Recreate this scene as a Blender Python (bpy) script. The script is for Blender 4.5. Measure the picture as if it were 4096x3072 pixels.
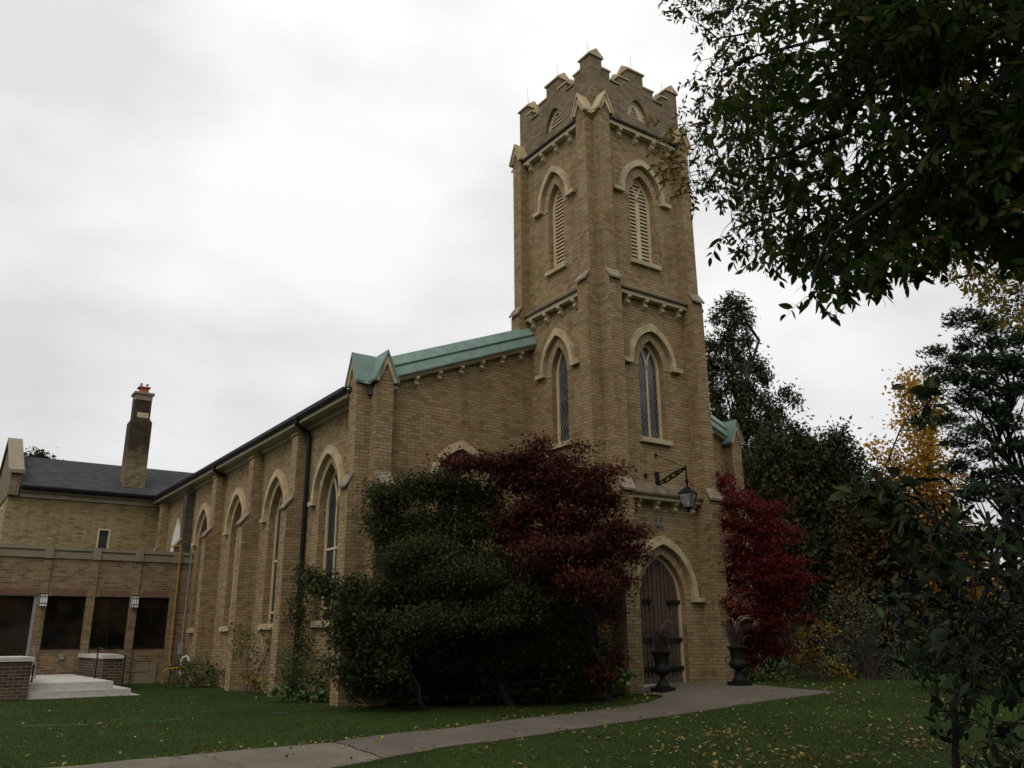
import bpy, math, random
import numpy as np
from mathutils import Vector, Matrix
from mathutils.geometry import tessellate_polygon
R = math.radians
random.seed(7)
rng = np.random.default_rng(7)
for o in list(bpy.data.objects): bpy.data.objects.remove(o)
S = bpy.context.scene
COL = S.collection

# ------------------------------------------------------------------ camera
FPX = 3381.24
YAW, PITCH, ROLL = R(55.0768), R(16.8688), R(-0.4848)
CAM = np.array([-13.872, -15.766, 1.5])
_w = np.array([math.cos(YAW)*math.cos(PITCH), math.sin(YAW)*math.cos(PITCH), math.sin(PITCH)])
_r0 = np.array([math.sin(YAW), -math.cos(YAW), 0.0]); _u0 = np.cross(_r0, _w)
_r = math.cos(ROLL)*_r0 + math.sin(ROLL)*_u0
_u = -math.sin(ROLL)*_r0 + math.cos(ROLL)*_u0
cd = bpy.data.cameras.new('camera'); cam = bpy.data.objects.new('camera', cd); COL.objects.link(cam)
cd.sensor_width = 36; cd.lens = FPX*36/4096; cd.clip_end = 2000; cd.clip_start = 0.05
cam.matrix_world = Matrix(((_r[0], _u[0], -_w[0], CAM[0]), (_r[1], _u[1], -_w[1], CAM[1]), (_r[2], _u[2], -_w[2], CAM[2]), (0, 0, 0, 1)))
S.camera = cam

# ------------------------------------------------------------------ world: overcast sky
SUN_AZ, SUN_EL = R(215), R(50)       # direction the light comes from, math angle from +X
W = bpy.data.worlds.new("World"); S.world = W; W.use_nodes = True
nt = W.node_tree; N = nt.nodes; L = nt.links
N.clear()
out = N.new('ShaderNodeOutputWorld'); bg = N.new('ShaderNodeBackground'); bg.inputs[1].default_value = 0.1
sky = N.new('ShaderNodeTexSky'); sky.sky_type = 'NISHITA'; sky.sun_disc = False
sky.sun_elevation = SUN_EL; sky.sun_rotation = math.pi/2 - SUN_AZ
tc = N.new('ShaderNodeTexCoord')
mp = N.new('ShaderNodeMapping'); mp.inputs['Scale'].default_value = (1.0, 1.0, 2.2); mp.inputs['Location'].default_value = (0.9, -0.4, 0.35)
nz = N.new('ShaderNodeTexNoise'); nz.inputs['Scale'].default_value = 2.9; nz.inputs['Detail'].default_value = 5; nz.inputs['Roughness'].default_value = 0.45
cr = N.new('ShaderNodeValToRGB'); e = cr.color_ramp.elements
e[0].position = 0.38; e[0].color = (0.77, 0.77, 0.785, 1); e[1].position = 0.62; e[1].color = (1.0, 1.0, 1.0, 1)
sx = N.new('ShaderNodeSeparateXYZ')
gr = N.new('ShaderNodeValToRGB'); g = gr.color_ramp.elements
g[0].position = 0.0; g[0].color = (0.68, 0.68, 0.70, 1); g[1].position = 0.75; g[1].color = (1.0, 0.985, 0.965, 1)
g2 = gr.color_ramp.elements.new(0.35); g2.color = (0.90, 0.89, 0.885, 1)
mul = N.new('ShaderNodeMix'); mul.data_type = 'RGBA'; mul.blend_type = 'MULTIPLY'; mul.inputs[0].default_value = 1
sc = N.new('ShaderNodeVectorMath'); sc.operation = 'SCALE'; sc.inputs[3].default_value = 10.4
mx = N.new('ShaderNodeMix'); mx.data_type = 'RGBA'; mx.inputs[0].default_value = 0.95
L.new(tc.outputs['Generated'], mp.inputs[0]); L.new(mp.outputs[0], nz.inputs['Vector']); L.new(nz.outputs[0], cr.inputs[0])
L.new(tc.outputs['Generated'], sx.inputs[0]); L.new(sx.outputs[2], gr.inputs[0])
L.new(cr.outputs[0], mul.inputs[6]); L.new(gr.outputs[0], mul.inputs[7]); L.new(mul.outputs[2], sc.inputs[0])
L.new(sky.outputs[0], mx.inputs[6]); L.new(sc.outputs[0], mx.inputs[7]); L.new(mx.outputs[2], bg.inputs[0]); L.new(bg.outputs[0], out.inputs[0])
sd = bpy.data.lights.new('sun', 'SUN'); sd.energy = 0.85; sd.angle = R(30); sd.color = (1.0, 0.92, 0.80)
sun = bpy.data.objects.new('sun', sd); COL.objects.link(sun)
sdir = Vector((math.cos(SUN_AZ)*math.cos(SUN_EL), math.sin(SUN_AZ)*math.cos(SUN_EL), math.sin(SUN_EL)))
sun.rotation_euler = sdir.to_track_quat('Z', 'Y').to_euler()
S.view_settings.view_transform = 'Standard'; S.view_settings.look = 'None'; S.view_settings.gamma = 1; S.view_settings.exposure = 0.09
S.render.engine = 'CYCLES'
S.cycles.max_bounces = 5; S.cycles.transparent_max_bounces = 4

# ------------------------------------------------------------------ helpers: pixels and ground
def ray(px, py):
    return _w + (px-2048)/FPX*_r - (py-1536)/FPX*_u
def at(px, py, d):
    v = ray(px, py); return CAM + v*(d/math.hypot(v[0], v[1]))
def ss(a, b, t):
    t = np.clip((np.asarray(t, float)-a)/(b-a), 0, 1); return t*t*(3-2*t)
def gz(x, y):
    x = np.asarray(x, float); y = np.asarray(y, float)
    z = 0.12*ss(-12, 0, y) + 0.33*ss(-2, 2, x)*ss(-10, -1, y)
    d = (x-CAM[0])*math.cos(R(38)) + (y-CAM[1])*math.sin(R(38))
    z = z + 5.0*ss(44, 74, d)*ss(-14, 4, (x-30)*0.8-(y-20)*0.6)
    return z + 0.012*np.sin(x*1.3+y*0.7)*np.sin(y*1.1-x*0.4)
def onground(px, py):
    v = ray(px, py); lo = 1.0
    for i in range(4000):
        P = CAM + v*(lo + 0.02*i)
        if P[2] < gz(P[0], P[1]): return P
    return P

# ------------------------------------------------------------------ mesh building
ORG = {}
def thing(name, label, cat, loc=(0, 0, 0), group=None):
    o = bpy.data.objects.new(name, None); COL.objects.link(o); o.location = loc; o.empty_display_size = 0.2
    o['label'] = label; o['category'] = cat
    if group: o['group'] = group
    ORG[o.name] = np.array(loc, float); return o
def tag(o, label, cat, group=None):
    o['label'] = label; o['category'] = cat
    if group: o['group'] = group
    return o
class MB:
    def __init__(s): s.v = []; s.f = []
    def add(s, vs, fs):
        n = len(s.v); s.v.extend([tuple(map(float, p)) for p in vs]); s.f.extend([tuple(i+n for i in f) for f in fs]); return s
    def box(s, a, b):
        x0, y0, z0 = a; x1, y1, z1 = b
        return s.add([(x0,y0,z0),(x1,y0,z0),(x1,y1,z0),(x0,y1,z0),(x0,y0,z1),(x1,y0,z1),(x1,y1,z1),(x0,y1,z1)],
                     [(3,2,1,0),(4,5,6,7),(0,1,5,4),(1,2,6,5),(2,3,7,6),(3,0,4,7)])
    def prism(s, prof, a, b):
        """prof: list of 3-vectors (closed section); extruded from offset a to offset b (3-vectors)"""
        n = len(prof); a = np.array(a, float); b = np.array(b, float)
        vs = [np.array(p)+a for p in prof]+[np.array(p)+b for p in prof]
        return s.add(vs, [tuple(range(n))[::-1], tuple(range(n, 2*n))] + [(i, (i+1) % n, n+(i+1) % n, n+i) for i in range(n)])
    def tube(s, pts, rad, k=6, cap=True):
        pts = [np.array(p, float) for p in pts]; n = len(pts)
        if not hasattr(rad, '__len__'): rad = [rad]*n
        vs = []; up = np.array([0.0, 0, 1])
        for i, p in enumerate(pts):
            t = pts[min(i+1, n-1)]-pts[max(i-1, 0)]; t = t/(np.linalg.norm(t)+1e-9)
            a = np.cross(t, up)
            if np.linalg.norm(a) < 0.05: a = np.cross(t, np.array([1.0, 0, 0]))
            a = a/np.linalg.norm(a); b = np.cross(t, a)
            for j in range(k):
                th = 2*math.pi*j/k; vs.append(p+rad[i]*(math.cos(th)*a+math.sin(th)*b))
        fs = [(i*k+j, i*k+(j+1) % k, (i+1)*k+(j+1) % k, (i+1)*k+j) for i in range(n-1) for j in range(k)]
        if cap: fs += [tuple(range(k))[::-1], tuple(range((n-1)*k, n*k))]
        return s.add(vs, fs)
    def lathe(s, prof, c, k=20):
        vs = []; n = len(prof)
        for r_, z in prof:
            for j in range(k):
                th = 2*math.pi*j/k; vs.append((c[0]+r_*math.cos(th), c[1]+r_*math.sin(th), c[2]+z))
        return s.add(vs, [(i*k+j, i*k+(j+1) % k, (i+1)*k+(j+1) % k, (i+1)*k+j) for i in range(n-1) for j in range(k)] + [tuple(range(k))[::-1], tuple(range((n-1)*k, n*k))])
    def build(s, name, mat, parent=None, label=None, smooth=False):
        org = ORG[parent.name] if parent is not None else np.zeros(3)
        V = np.array(s.v, float)
        me = bpy.data.meshes.new(name); me.from_pydata([tuple(p) for p in V-org], [], s.f)
        uv = me.uv_layers.new(name='UVMap')
        data = np.zeros((len(me.loops), 2), dtype=np.float32); li = 0
        for f in s.f:
            P = V[list(f)]
            n = np.zeros(3)
            for i in range(1, len(f)-1): n += np.cross(P[i]-P[0], P[i+1]-P[0])
            ax, ay, az = np.abs(n)
            m = len(f)
            if az > ax and az > ay: data[li:li+m] = P[:, :2]
            elif ay >= ax: data[li:li+m, 0] = P[:, 0]; data[li:li+m, 1] = P[:, 2]
            else: data[li:li+m, 0] = P[:, 1]+0.11; data[li:li+m, 1] = P[:, 2]
            li += m
        uv.data.foreach_set('uv', data.ravel())
        if smooth: me.polygons.foreach_set('use_smooth', [True]*len(me.polygons))
        for m in (mat if isinstance(mat, list) else [mat]): me.materials.append(m)
        o = bpy.data.objects.new(name, me); COL.objects.link(o)
        if parent is not None: o.parent = parent
        ORG[o.name] = org
        if label: o['label'] = label
        return o
class Frame:
    """wall frame: u along the wall, z up, d out of the wall"""
    def __init__(s, o, u, n): s.o = np.array(o, float); s.u = np.array(u, float); s.n = np.array(n, float)
    def p(s, u, z, d=0.0): return s.o + s.u*u + np.array([0, 0, 1.0])*z + s.n*d
    def box(s, mb, u0, u1, z0, z1, d0, d1):
        return mb.add([s.p(u0,z0,d0), s.p(u1,z0,d0), s.p(u1,z0,d1), s.p(u0,z0,d1), s.p(u0,z1,d0), s.p(u1,z1,d0), s.p(u1,z1,d1), s.p(u0,z1,d1)],
                      [(3,2,1,0),(4,5,6,7),(0,1,5,4),(1,2,6,5),(2,3,7,6),(3,0,4,7)])
    def panel(s, mb, outer, holes=(), reveal=0.2, d=0.0):
        polys = [outer]+list(holes); flat = [q for p in polys for q in p]
        tris = tessellate_polygon([[Vector((q[0], q[1], 0)) for q in p] for p in polys])
        mb.add([s.p(q[0], q[1], d) for q in flat], [tuple(t) for t in tris])
        for h in holes:
            n = len(h)
            mb.add([s.p(q[0], q[1], d) for q in h]+[s.p(q[0], q[1], d-reveal) for q in h], [(i, (i+1) % n, n+(i+1) % n, n+i) for i in range(n)])
        return mb
    def poly(s, mb, pts, d0, d1):
        return mb.prism([s.p(q[0], q[1], 0) for q in pts], s.n*d0, s.n*d1)
def arch(cx, a, zb, zs, za, n=9):
    h = za-zs; Rr = (a*a+h*h)/(2*a); th = math.acos((Rr-a)/Rr)
    right = [(cx+a-Rr+Rr*math.cos(th*i/n), zs+Rr*math.sin(th*i/n)) for i in range(n+1)]
    left = [(2*cx-x, z) for x, z in right[:-1]][::-1]
    return [(cx-a, zb), (cx+a, zb)]+right+left
def arch_curve(cx, a, zs, za, n=9):
    return arch(cx, a, zs, zs, za, n)[2:]
def ring(F, mb, inner, outer, d0, d1):
    n = len(inner); vs = []
    for P in (inner, outer):
        for d in (d0, d1): vs += [F.p(q[0], q[1], d) for q in P]
    i0, i1, o0, o1 = 0, n, 2*n, 3*n; fs = []
    for k in range(n-1):
        fs += [(i1+k, i1+k+1, o1+k+1, o1+k), (i0+k, i0+k+1, i1+k+1, i1+k), (o0+k, o1+k, o1+k+1, o0+k+1)]
    fs += [(i0, i1, o1, o0), (i0+n-1, o0+n-1, o1+n-1, i1+n-1)]
    return mb.add(vs, fs)

# ------------------------------------------------------------------ materials
def newmat(name):
    m = bpy.data.materials.new(name); m.use_nodes = True; nt = m.node_tree
    b = nt.nodes['Principled BSDF']; return m, nt, b
def ramp(nt, stops, interp='LINEAR'):
    c = nt.nodes.new('ShaderNodeValToRGB'); c.color_ramp.interpolation = interp
    while len(c.color_ramp.elements) < len(stops): c.color_ramp.elements.new(0.5)
    for el, (p, col) in zip(c.color_ramp.elements, stops): el.position = p; el.color = (*col, 1)
    return c
def noise(nt, scale, detail=4, vec=None, rough=0.55):
    n = nt.nodes.new('ShaderNodeTexNoise'); n.inputs['Scale'].default_value = scale; n.inputs['Detail'].default_value = detail; n.inputs['Roughness'].default_value = rough
    if vec is not None: nt.links.new(vec, n.inputs['Vector'])
    return n
def mixc(nt, a, b, fac, mode='MIX'):
    m = nt.nodes.new('ShaderNodeMix'); m.data_type = 'RGBA'; m.blend_type = mode
    for sock, v in ((m.inputs[0], fac), (m.inputs[6], a), (m.inputs[7], b)):
        if hasattr(v, 'is_output') or hasattr(v, 'links'): nt.links.new(v, sock)
        elif isinstance(v, (int, float)): sock.default_value = v
        else: sock.default_value = (*v, 1)
    return m.outputs[2]
def brick(name, stops, mortar, course=0.0876, width=0.25, stain=0.5, stainc=(0.05, 0.042, 0.035), warm=None, patch=None):
    m, nt, b = newmat(name); L = nt.links
    uv = nt.nodes.new('ShaderNodeUVMap')
    geo = nt.nodes.new('ShaderNodeNewGeometry')
    bt = nt.nodes.new('ShaderNodeTexBrick'); L.new(uv.outputs[0], bt.inputs['Vector'])
    bt.inputs['Color1'].default_value = (0, 0, 0, 1); bt.inputs['Color2'].default_value = (1, 1, 1, 1); bt.inputs['Mortar'].default_value = (0.5, 0.5, 0.5, 1)
    bt.inputs['Scale'].default_value = 1; bt.inputs['Brick Width'].default_value = width; bt.inputs['Row Height'].default_value = course
    bt.inputs['Mortar Size'].default_value = 0.007; bt.inputs['Mortar Smooth'].default_value = 0.2; bt.inputs['Bias'].default_value = 0
    cr = ramp(nt, stops); L.new(bt.outputs['Color'], cr.inputs[0])
    n1 = noise(nt, 0.7, 5, geo.outputs['Position']); r1 = ramp(nt, [(0.42, (0, 0, 0)), (0.68, (1, 1, 1))]); L.new(n1.outputs[0], r1.inputs[0])
    c = cr.outputs[0]
    if warm: c = mixc(nt, c, warm, r1.outputs[0], 'MULTIPLY')
    n2 = noise(nt, 2.6, 7, geo.outputs['Position'], 0.7); r2 = ramp(nt, [(0.55, (0, 0, 0)), (0.72, (stain, stain, stain))]); L.new(n2.outputs[0], r2.inputs[0])
    c = mixc(nt, c, stainc, r2.outputs[0])
    n3 = noise(nt, 30, 3, geo.outputs['Position']); r3 = ramp(nt, [(0.3, (0.86, 0.86, 0.86)), (0.7, (1.10, 1.10, 1.10))]); L.new(n3.outputs[0], r3.inputs[0])
    c = mixc(nt, c, r3.outputs[0], 1.0, 'MULTIPLY')
    mp_ = nt.nodes.new('ShaderNodeMapping'); mp_.inputs['Scale'].default_value = (2.2, 2.2, 0.28); L.new(geo.outputs['Position'], mp_.inputs[0])
    n5 = noise(nt, 1.6, 6, mp_.outputs[0], 0.65); r5 = ramp(nt, [(0.52, (1, 1, 1)), (0.74, (0.62, 0.60, 0.58))]); L.new(n5.outputs[0], r5.inputs[0])
    c = mixc(nt, c, r5.outputs[0], 1.0, 'MULTIPLY')
    c = mixc(nt, c, mortar, bt.outputs['Fac'])
    L.new(c, b.inputs['Base Color']); b.inputs['Roughness'].default_value = 0.92; b.inputs['Specular IOR Level'].default_value = 0.25
    bp = nt.nodes.new('ShaderNodeBump'); bp.inputs['Strength'].default_value = 0.6; bp.inputs['Distance'].default_value = 0.012
    ad = nt.nodes.new('ShaderNodeMath'); ad.operation = 'MULTIPLY_ADD'; L.new(bt.outputs['Fac'], ad.inputs[0]); ad.inputs[1].default_value = -1.0; L.new(n3.outputs[0], ad.inputs[2])
    L.new(ad.outputs[0], bp.inputs['Height']); L.new(bp.outputs[0], b.inputs['Normal'])
    return m
def plain(name, col, rough=0.7, var=0.15, scale=6, metal=0, bump=0.0, col2=None, bscale=40, spec=0.4):
    m, nt, b = newmat(name); L = nt.links
    geo = nt.nodes.new('ShaderNodeNewGeometry'); n = noise(nt, scale, 6, geo.outputs['Position'])
    c2 = col2 if col2 else tuple(x*(1-var*2) for x in col)
    r_ = ramp(nt, [(0.35, c2), (0.62, col)]); L.new(n.outputs[0], r_.inputs[0]); L.new(r_.outputs[0], b.inputs['Base Color'])
    b.inputs['Roughness'].default_value = rough; b.inputs['Metallic'].default_value = metal; b.inputs['Specular IOR Level'].default_value = spec
    if bump:
        n2 = noise(nt, bscale, 4, geo.outputs['Position']); bp = nt.nodes.new('ShaderNodeBump'); bp.inputs['Strength'].default_value = bump; bp.inputs['Distance'].default_value = 0.01
        L.new(n2.outputs[0], bp.inputs['Height']); L.new(bp.outputs[0], b.inputs['Normal'])
    return m
def leafmat(name, stops, rough=0.6, trans=0.35, spec=0.15):
    m, nt, b = newmat(name); L = nt.links
    geo = nt.nodes.new('ShaderNodeNewGeometry'); r_ = ramp(nt, stops); L.new(geo.outputs['Random Per Island'], r_.inputs[0])
    L.new(r_.outputs[0], b.inputs['Base Color']); b.inputs['Roughness'].default_value = rough; b.inputs['Specular IOR Level'].default_value = spec
    tr = nt.nodes.new('ShaderNodeBsdfTranslucent'); L.new(r_.outputs[0], tr.inputs['Color'])
    ms = nt.nodes.new('ShaderNodeMixShader'); ms.inputs[0].default_value = trans
    L.new(b.outputs[0], ms.inputs[1]); L.new(tr.outputs[0], ms.inputs[2]); L.new(ms.outputs[0], nt.nodes['Material Output'].inputs[0])
    return m
def leaded(name, base, lead, s=0.115, rough=0.12):
    m, nt, b = newmat(name); L = nt.links
    uv = nt.nodes.new('ShaderNodeUVMap'); sp = nt.nodes.new('ShaderNodeSeparateXYZ'); L.new(uv.outputs[0], sp.inputs[0])
    def mth(op, a, c=None, d=None):
        q = nt.nodes.new('ShaderNodeMath'); q.operation = op
        for i, v in enumerate((a, c, d)):
            if v is None: continue
            if isinstance(v, (int, float)): q.inputs[i].default_value = v
            else: L.new(v, q.inputs[i])
        return q.outputs[0]
    ln = None
    for sg in (1, -1):
        t = mth('MULTIPLY_ADD', sp.outputs[1], sg*0.62, sp.outputs[0]); t = mth('DIVIDE', t, s); t = mth('FRACT', t); t = mth('LESS_THAN', t, 0.13)
        ln = t if ln is None else mth('MAXIMUM', ln, t)
    geo = nt.nodes.new('ShaderNodeNewGeometry'); n = noise(nt, 2.0, 3, geo.outputs['Position']); r_ = ramp(nt, [(0.45, base), (0.62, tuple(min(1, x*3.0+0.01) for x in base))]); L.new(n.outputs[0], r_.inputs[0])
    c = mixc(nt, r_.outputs[0], lead, ln); L.new(c, b.inputs['Base Color'])
    rr = mth('MULTIPLY_ADD', ln, 0.5, rough); L.new(rr, b.inputs['Roughness'])
    bp = nt.nodes.new('ShaderNodeBump'); bp.inputs['Strength'].default_value = 0.15; n4 = noise(nt, 9, 2, geo.outputs['Position']); L.new(n4.outputs[0], bp.inputs['Height']); L.new(bp.outputs[0], b.inputs['Normal'])
    return m
M = {}
buff = [(0.0, (0.21, 0.150, 0.078)), (0.15, (0.275, 0.197, 0.100)), (0.5, (0.322, 0.236, 0.126)), (0.80, (0.368, 0.274, 0.150)), (0.94, (0.325, 0.205, 0.108)), (1.0, (0.28, 0.150, 0.080))]
M['brick'] = brick('buff_brick', buff, (0.125, 0.090, 0.060), width=0.235, stain=0.28, warm=(0.93, 0.88, 0.83))
M['brick_grey'] = brick('weathered_brick', [(0, (0.15, 0.115, 0.070)), (0.4, (0.215, 0.164, 0.098)), (0.8, (0.26, 0.20, 0.120)), (1, (0.20, 0.13, 0.08))], (0.10, 0.08, 0.06), stain=0.6, stainc=(0.07, 0.06, 0.048))
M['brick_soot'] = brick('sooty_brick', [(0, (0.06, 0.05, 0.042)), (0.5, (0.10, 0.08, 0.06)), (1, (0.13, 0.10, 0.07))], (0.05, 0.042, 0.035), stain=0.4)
M['brick_yellow'] = brick('yellow_brick', [(0, (0.18, 0.125, 0.065)), (0.12, (0.27, 0.198, 0.098)), (0.6, (0.325, 0.243, 0.124)), (1, (0.375, 0.285, 0.15))], (0.19, 0.145, 0.075), stain=0.25, stainc=(0.2, 0.15, 0.08))
M['brick_red'] = brick('brown_brick', [(0, (0.125, 0.080, 0.050)), (0.5, (0.20, 0.130, 0.075)), (1, (0.26, 0.180, 0.105))], (0.28, 0.225, 0.14), course=0.085, stain=0.1)
M['brick_dark'] = brick('dark_planter_brick', [(0, (0.05, 0.03, 0.022)), (0.5, (0.082, 0.050, 0.034)), (1, (0.11, 0.07, 0.047))], (0.24, 0.20, 0.15), course=0.085, stain=0.1)
M['stone'] = plain('cream_stone', (0.52, 0.42, 0.25), 0.8, 0.1, 3.5, bump=0.3, col2=(0.33, 0.265, 0.16))
M['capstone'] = plain('weathered_capstone', (0.29, 0.235, 0.165), 0.85, 0.1, 4, bump=0.3, col2=(0.15, 0.12, 0.085))
vm, vnt, vb = newmat('arch_brick'); vg = vnt.nodes.new('ShaderNodeNewGeometry'); vr = ramp(vnt, buff); vnt.links.new(vg.outputs['Random Per Island'], vr.inputs[0]); vnt.links.new(vr.outputs[0], vb.inputs['Base Color']); vb.inputs['Roughness'].default_value = 0.9; M['arch_brick'] = vm
M['sandslate'] = plain('streaked_stone_slabs', (0.20, 0.155, 0.10), 0.85, 0.2, 5, bump=0.3, col2=(0.11, 0.085, 0.058))
M['slate'] = plain('mossy_slate', (0.055, 0.052, 0.042), 0.85, 0.2, 6, bump=0.3, col2=(0.025, 0.027, 0.02))
M['paint'] = plain('cream_paint', (0.56, 0.46, 0.29), 0.55, 0.06, 3)
M['soffit'] = plain('grey_cream_soffit', (0.42, 0.37, 0.27), 0.65, 0.1, 3)
M['copper'] = plain('verdigris_copper', (0.18, 0.28, 0.225), 0.6, 0.1, 4.5, bump=0.15, col2=(0.135, 0.205, 0.19), bscale=9)
M['black'] = plain('black_metal', (0.007, 0.007, 0.007), 0.5, 0.1, 5, spec=0.25)
M['iron'] = plain('cast_iron', (0.008, 0.008, 0.0075), 0.65, 0.2, 12, bump=0.3, spec=0.25)
M['roof'] = brick('dark_shingles', [(0, (0.034, 0.034, 0.037)), (0.5, (0.048, 0.048, 0.051)), (1, (0.062, 0.061, 0.062))], (0.022, 0.022, 0.024), course=0.13, width=0.32, stain=0.25, stainc=(0.025, 0.025, 0.025))
M['concrete'] = plain('pale_concrete', (0.52, 0.50, 0.46), 0.85, 0.08, 5, bump=0.2)
M['band'] = plain('grey_concrete_band', (0.235, 0.20, 0.135), 0.85, 0.1, 3, bump=0.2)
M['glass'] = plain('dark_glass', (0.006, 0.005, 0.004), 0.08, 0.2, 1.1, col2=(0.034, 0.023, 0.012), spec=0.12)  # brown patches in the colour stand in for the dim room behind the glass
M['lead'] = leaded('leaded_glass', (0.018, 0.019, 0.022), (0.16, 0.16, 0.15))
M['lead_dark'] = leaded('dark_leaded_glass', (0.007, 0.008, 0.011), (0.035, 0.038, 0.04), 0.14, rough=0.2)
M['door'] = plain('brown_boards', (0.100, 0.066, 0.048), 0.6, 0.15, 10, bump=0.3, col2=(0.062, 0.040, 0.030))
M['yellow'] = plain('yellow_gas_pipe', (0.42, 0.23, 0.015), 0.45, 0.05, 5)
M['galv'] = plain('grey_metal', (0.30, 0.31, 0.32), 0.5, 0.1, 6, metal=0.2)
M['white'] = plain('white_board', (0.72, 0.71, 0.66), 0.6, 0.05, 3)
M['milk'] = plain('milky_lamp_glass', (0.85, 0.88, 0.87), 0.3, 0.04, 5)
M['clear'] = plain('sky_toned_glass', (0.30, 0.31, 0.28), 0.12, 0.25, 9, spec=0.6)  # opaque; pale colour stands in for bright sky seen through the panes
M['terracotta'] = plain('orange_flue', (0.42, 0.14, 0.06), 0.8, 0.1, 6)
M['soil'] = plain('soil', (0.03, 0.022, 0.016), 0.95, 0.2, 8, bump=0.5)
M['bark'] = plain('bark', (0.060, 0.050, 0.042), 0.9, 0.2, 9, bump=0.8, bscale=25)
M['darkbark'] = plain('dark_bark', (0.018, 0.015, 0.013), 0.9, 0.2, 9, bump=0.8, bscale=25)
M['lettering'] = plain('blue_grey_lettering', (0.085, 0.088, 0.09), 0.8, 0.1, 9)
M['plaque'] = plain('pale_plaque', (0.235, 0.205, 0.15), 0.8, 0.1, 9)
M['string'] = plain('green_string', (0.03, 0.22, 0.15), 0.5, 0.05, 9)

# ------------------------------------------------------------------ ground, paths
def structure(o): o['kind'] = 'structure'; return o
def stuff(o, label, cat): o['kind'] = 'stuff'; o['label'] = label; o['category'] = cat; return o
def make_ground():
    xs = np.concatenate([np.linspace(-600, -40, 12, endpoint=False), np.linspace(-40, 14, 109, endpoint=False), np.linspace(14, 110, 49, endpoint=False), np.linspace(110, 800, 14)])
    ys = np.concatenate([np.linspace(-500, -40, 12, endpoint=False), np.linspace(-40, 14, 109, endpoint=False), np.linspace(14, 110, 49, endpoint=False), np.linspace(110, 900, 14)])
    X, Y = np.meshgrid(xs, ys); Z = gz(X, Y); V = np.stack([X, Y, Z], -1).reshape(-1, 3); nx = len(xs)
    mb = MB(); mb.v = [tuple(p) for p in V]; mb.f = [(j*nx+i, j*nx+i+1, (j+1)*nx+i+1, (j+1)*nx+i) for j in range(len(ys)-1) for i in range(nx-1)]
    m, nt, b = newmat('lawn_soil'); L = nt.links; geo = nt.nodes.new('ShaderNodeNewGeometry')
    n = noise(nt, 0.35, 5, geo.outputs['Position']); r1 = ramp(nt, [(0.35, (0.024, 0.043, 0.009)), (0.65, (0.038, 0.064, 0.013))]); L.new(n.outputs[0], r1.inputs[0])
    n2 = noise(nt, 35, 4, geo.outputs['Position']); r2 = ramp(nt, [(0.3, (0.55, 0.55, 0.5)), (0.7, (1.3, 1.3, 1.2))]); L.new(n2.outputs[0], r2.inputs[0])
    c = mixc(nt, r1.outputs[0], r2.outputs[0], 1.0, 'MULTIPLY')
    sep = nt.nodes.new('ShaderNodeSeparateXYZ'); L.new(geo.outputs['Position'], sep.inputs[0])
    r3 = ramp(nt, [(0.08, (0, 0, 0)), (0.2, (1, 1, 1))]); mr = nt.nodes.new('ShaderNodeMath'); mr.operation = 'MULTIPLY'; mr.inputs[1].default_value = 0.1; L.new(sep.outputs[2], mr.inputs[0]); L.new(mr.outputs[0], r3.inputs[0])
    c = mixc(nt, c, (0.075, 0.05, 0.03), r3.outputs[0])
    L.new(c, b.inputs['Base Color']); b.inputs['Roughness'].default_value = 0.95; b.inputs['Specular IOR Level'].default_value = 0.1
    bp = nt.nodes.new('ShaderNodeBump'); bp.inputs['Distance'].default_value = 0.03; L.new(n2.outputs[0], bp.inputs['Height']); L.new(bp.outputs[0], b.inputs['Normal'])
    o = structure(mb.build('ground', m)); o.data.polygons.foreach_set('use_smooth', [True]*len(o.data.polygons))
make_ground()
UP = [(-250, 3110), (100, 3085), (334, 3068), (570, 3043), (1004, 3002), (1338, 2975), (1500, 2948), (1816, 2916), (2133, 2875), (2404, 2842), (2585, 2816), (2644, 2798), (2657, 2786), (2600, 2774), (2560, 2764), (2545, 2756)]
LO = [(500, 3330), (900, 3180), (1200, 3105), (1356, 3072), (1537, 3040), (1853, 2984), (2133, 2948), (2404, 2907), (2675, 2866), (2947, 2826), (3218, 2789), (3340, 2771)]
def densify(P, n=90):
    P = [onground(*p)[:2] for p in P]; P = np.array(P); s = np.concatenate([[0], np.cumsum(np.linalg.norm(np.diff(P, axis=0), axis=1))])
    t = np.linspace(0, s[-1], n); return np.stack([np.interp(t, s, P[:, 0]), np.interp(t, s, P[:, 1])], 1)
PU = densify(UP[:12]); PL = densify(LO[:9])
def path_mat(name, a, b_, sc=120, rough=0.9):
    m, nt, b = newmat(name); L = nt.links; geo = nt.nodes.new('ShaderNodeNewGeometry')
    n = noise(nt, sc, 3, geo.outputs['Position']); r1 = ramp(nt, [(0.35, b_), (0.62, a), (0.72, tuple(x*1.7 for x in a))]); L.new(n.outputs[0], r1.inputs[0])
    n2 = noise(nt, 1.2, 5, geo.outputs['Position']); r2 = ramp(nt, [(0.3, (0.78, 0.78, 0.78)), (0.7, (1.12, 1.12, 1.12))]); L.new(n2.outputs[0], r2.inputs[0])
    L.new(mixc(nt, r1.outputs[0], r2.outputs[0], 1.0, 'MULTIPLY'), b.inputs['Base Color']); b.inputs['Roughness'].default_value = rough; b.inputs['Specular IOR Level'].default_value = 0.2
    bp = nt.nodes.new('ShaderNodeBump'); bp.inputs['Distance'].default_value = 0.006; L.new(n.outputs[0], bp.inputs['Height']); L.new(bp.outputs[0], b.inputs['Normal'])
    return m
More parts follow.
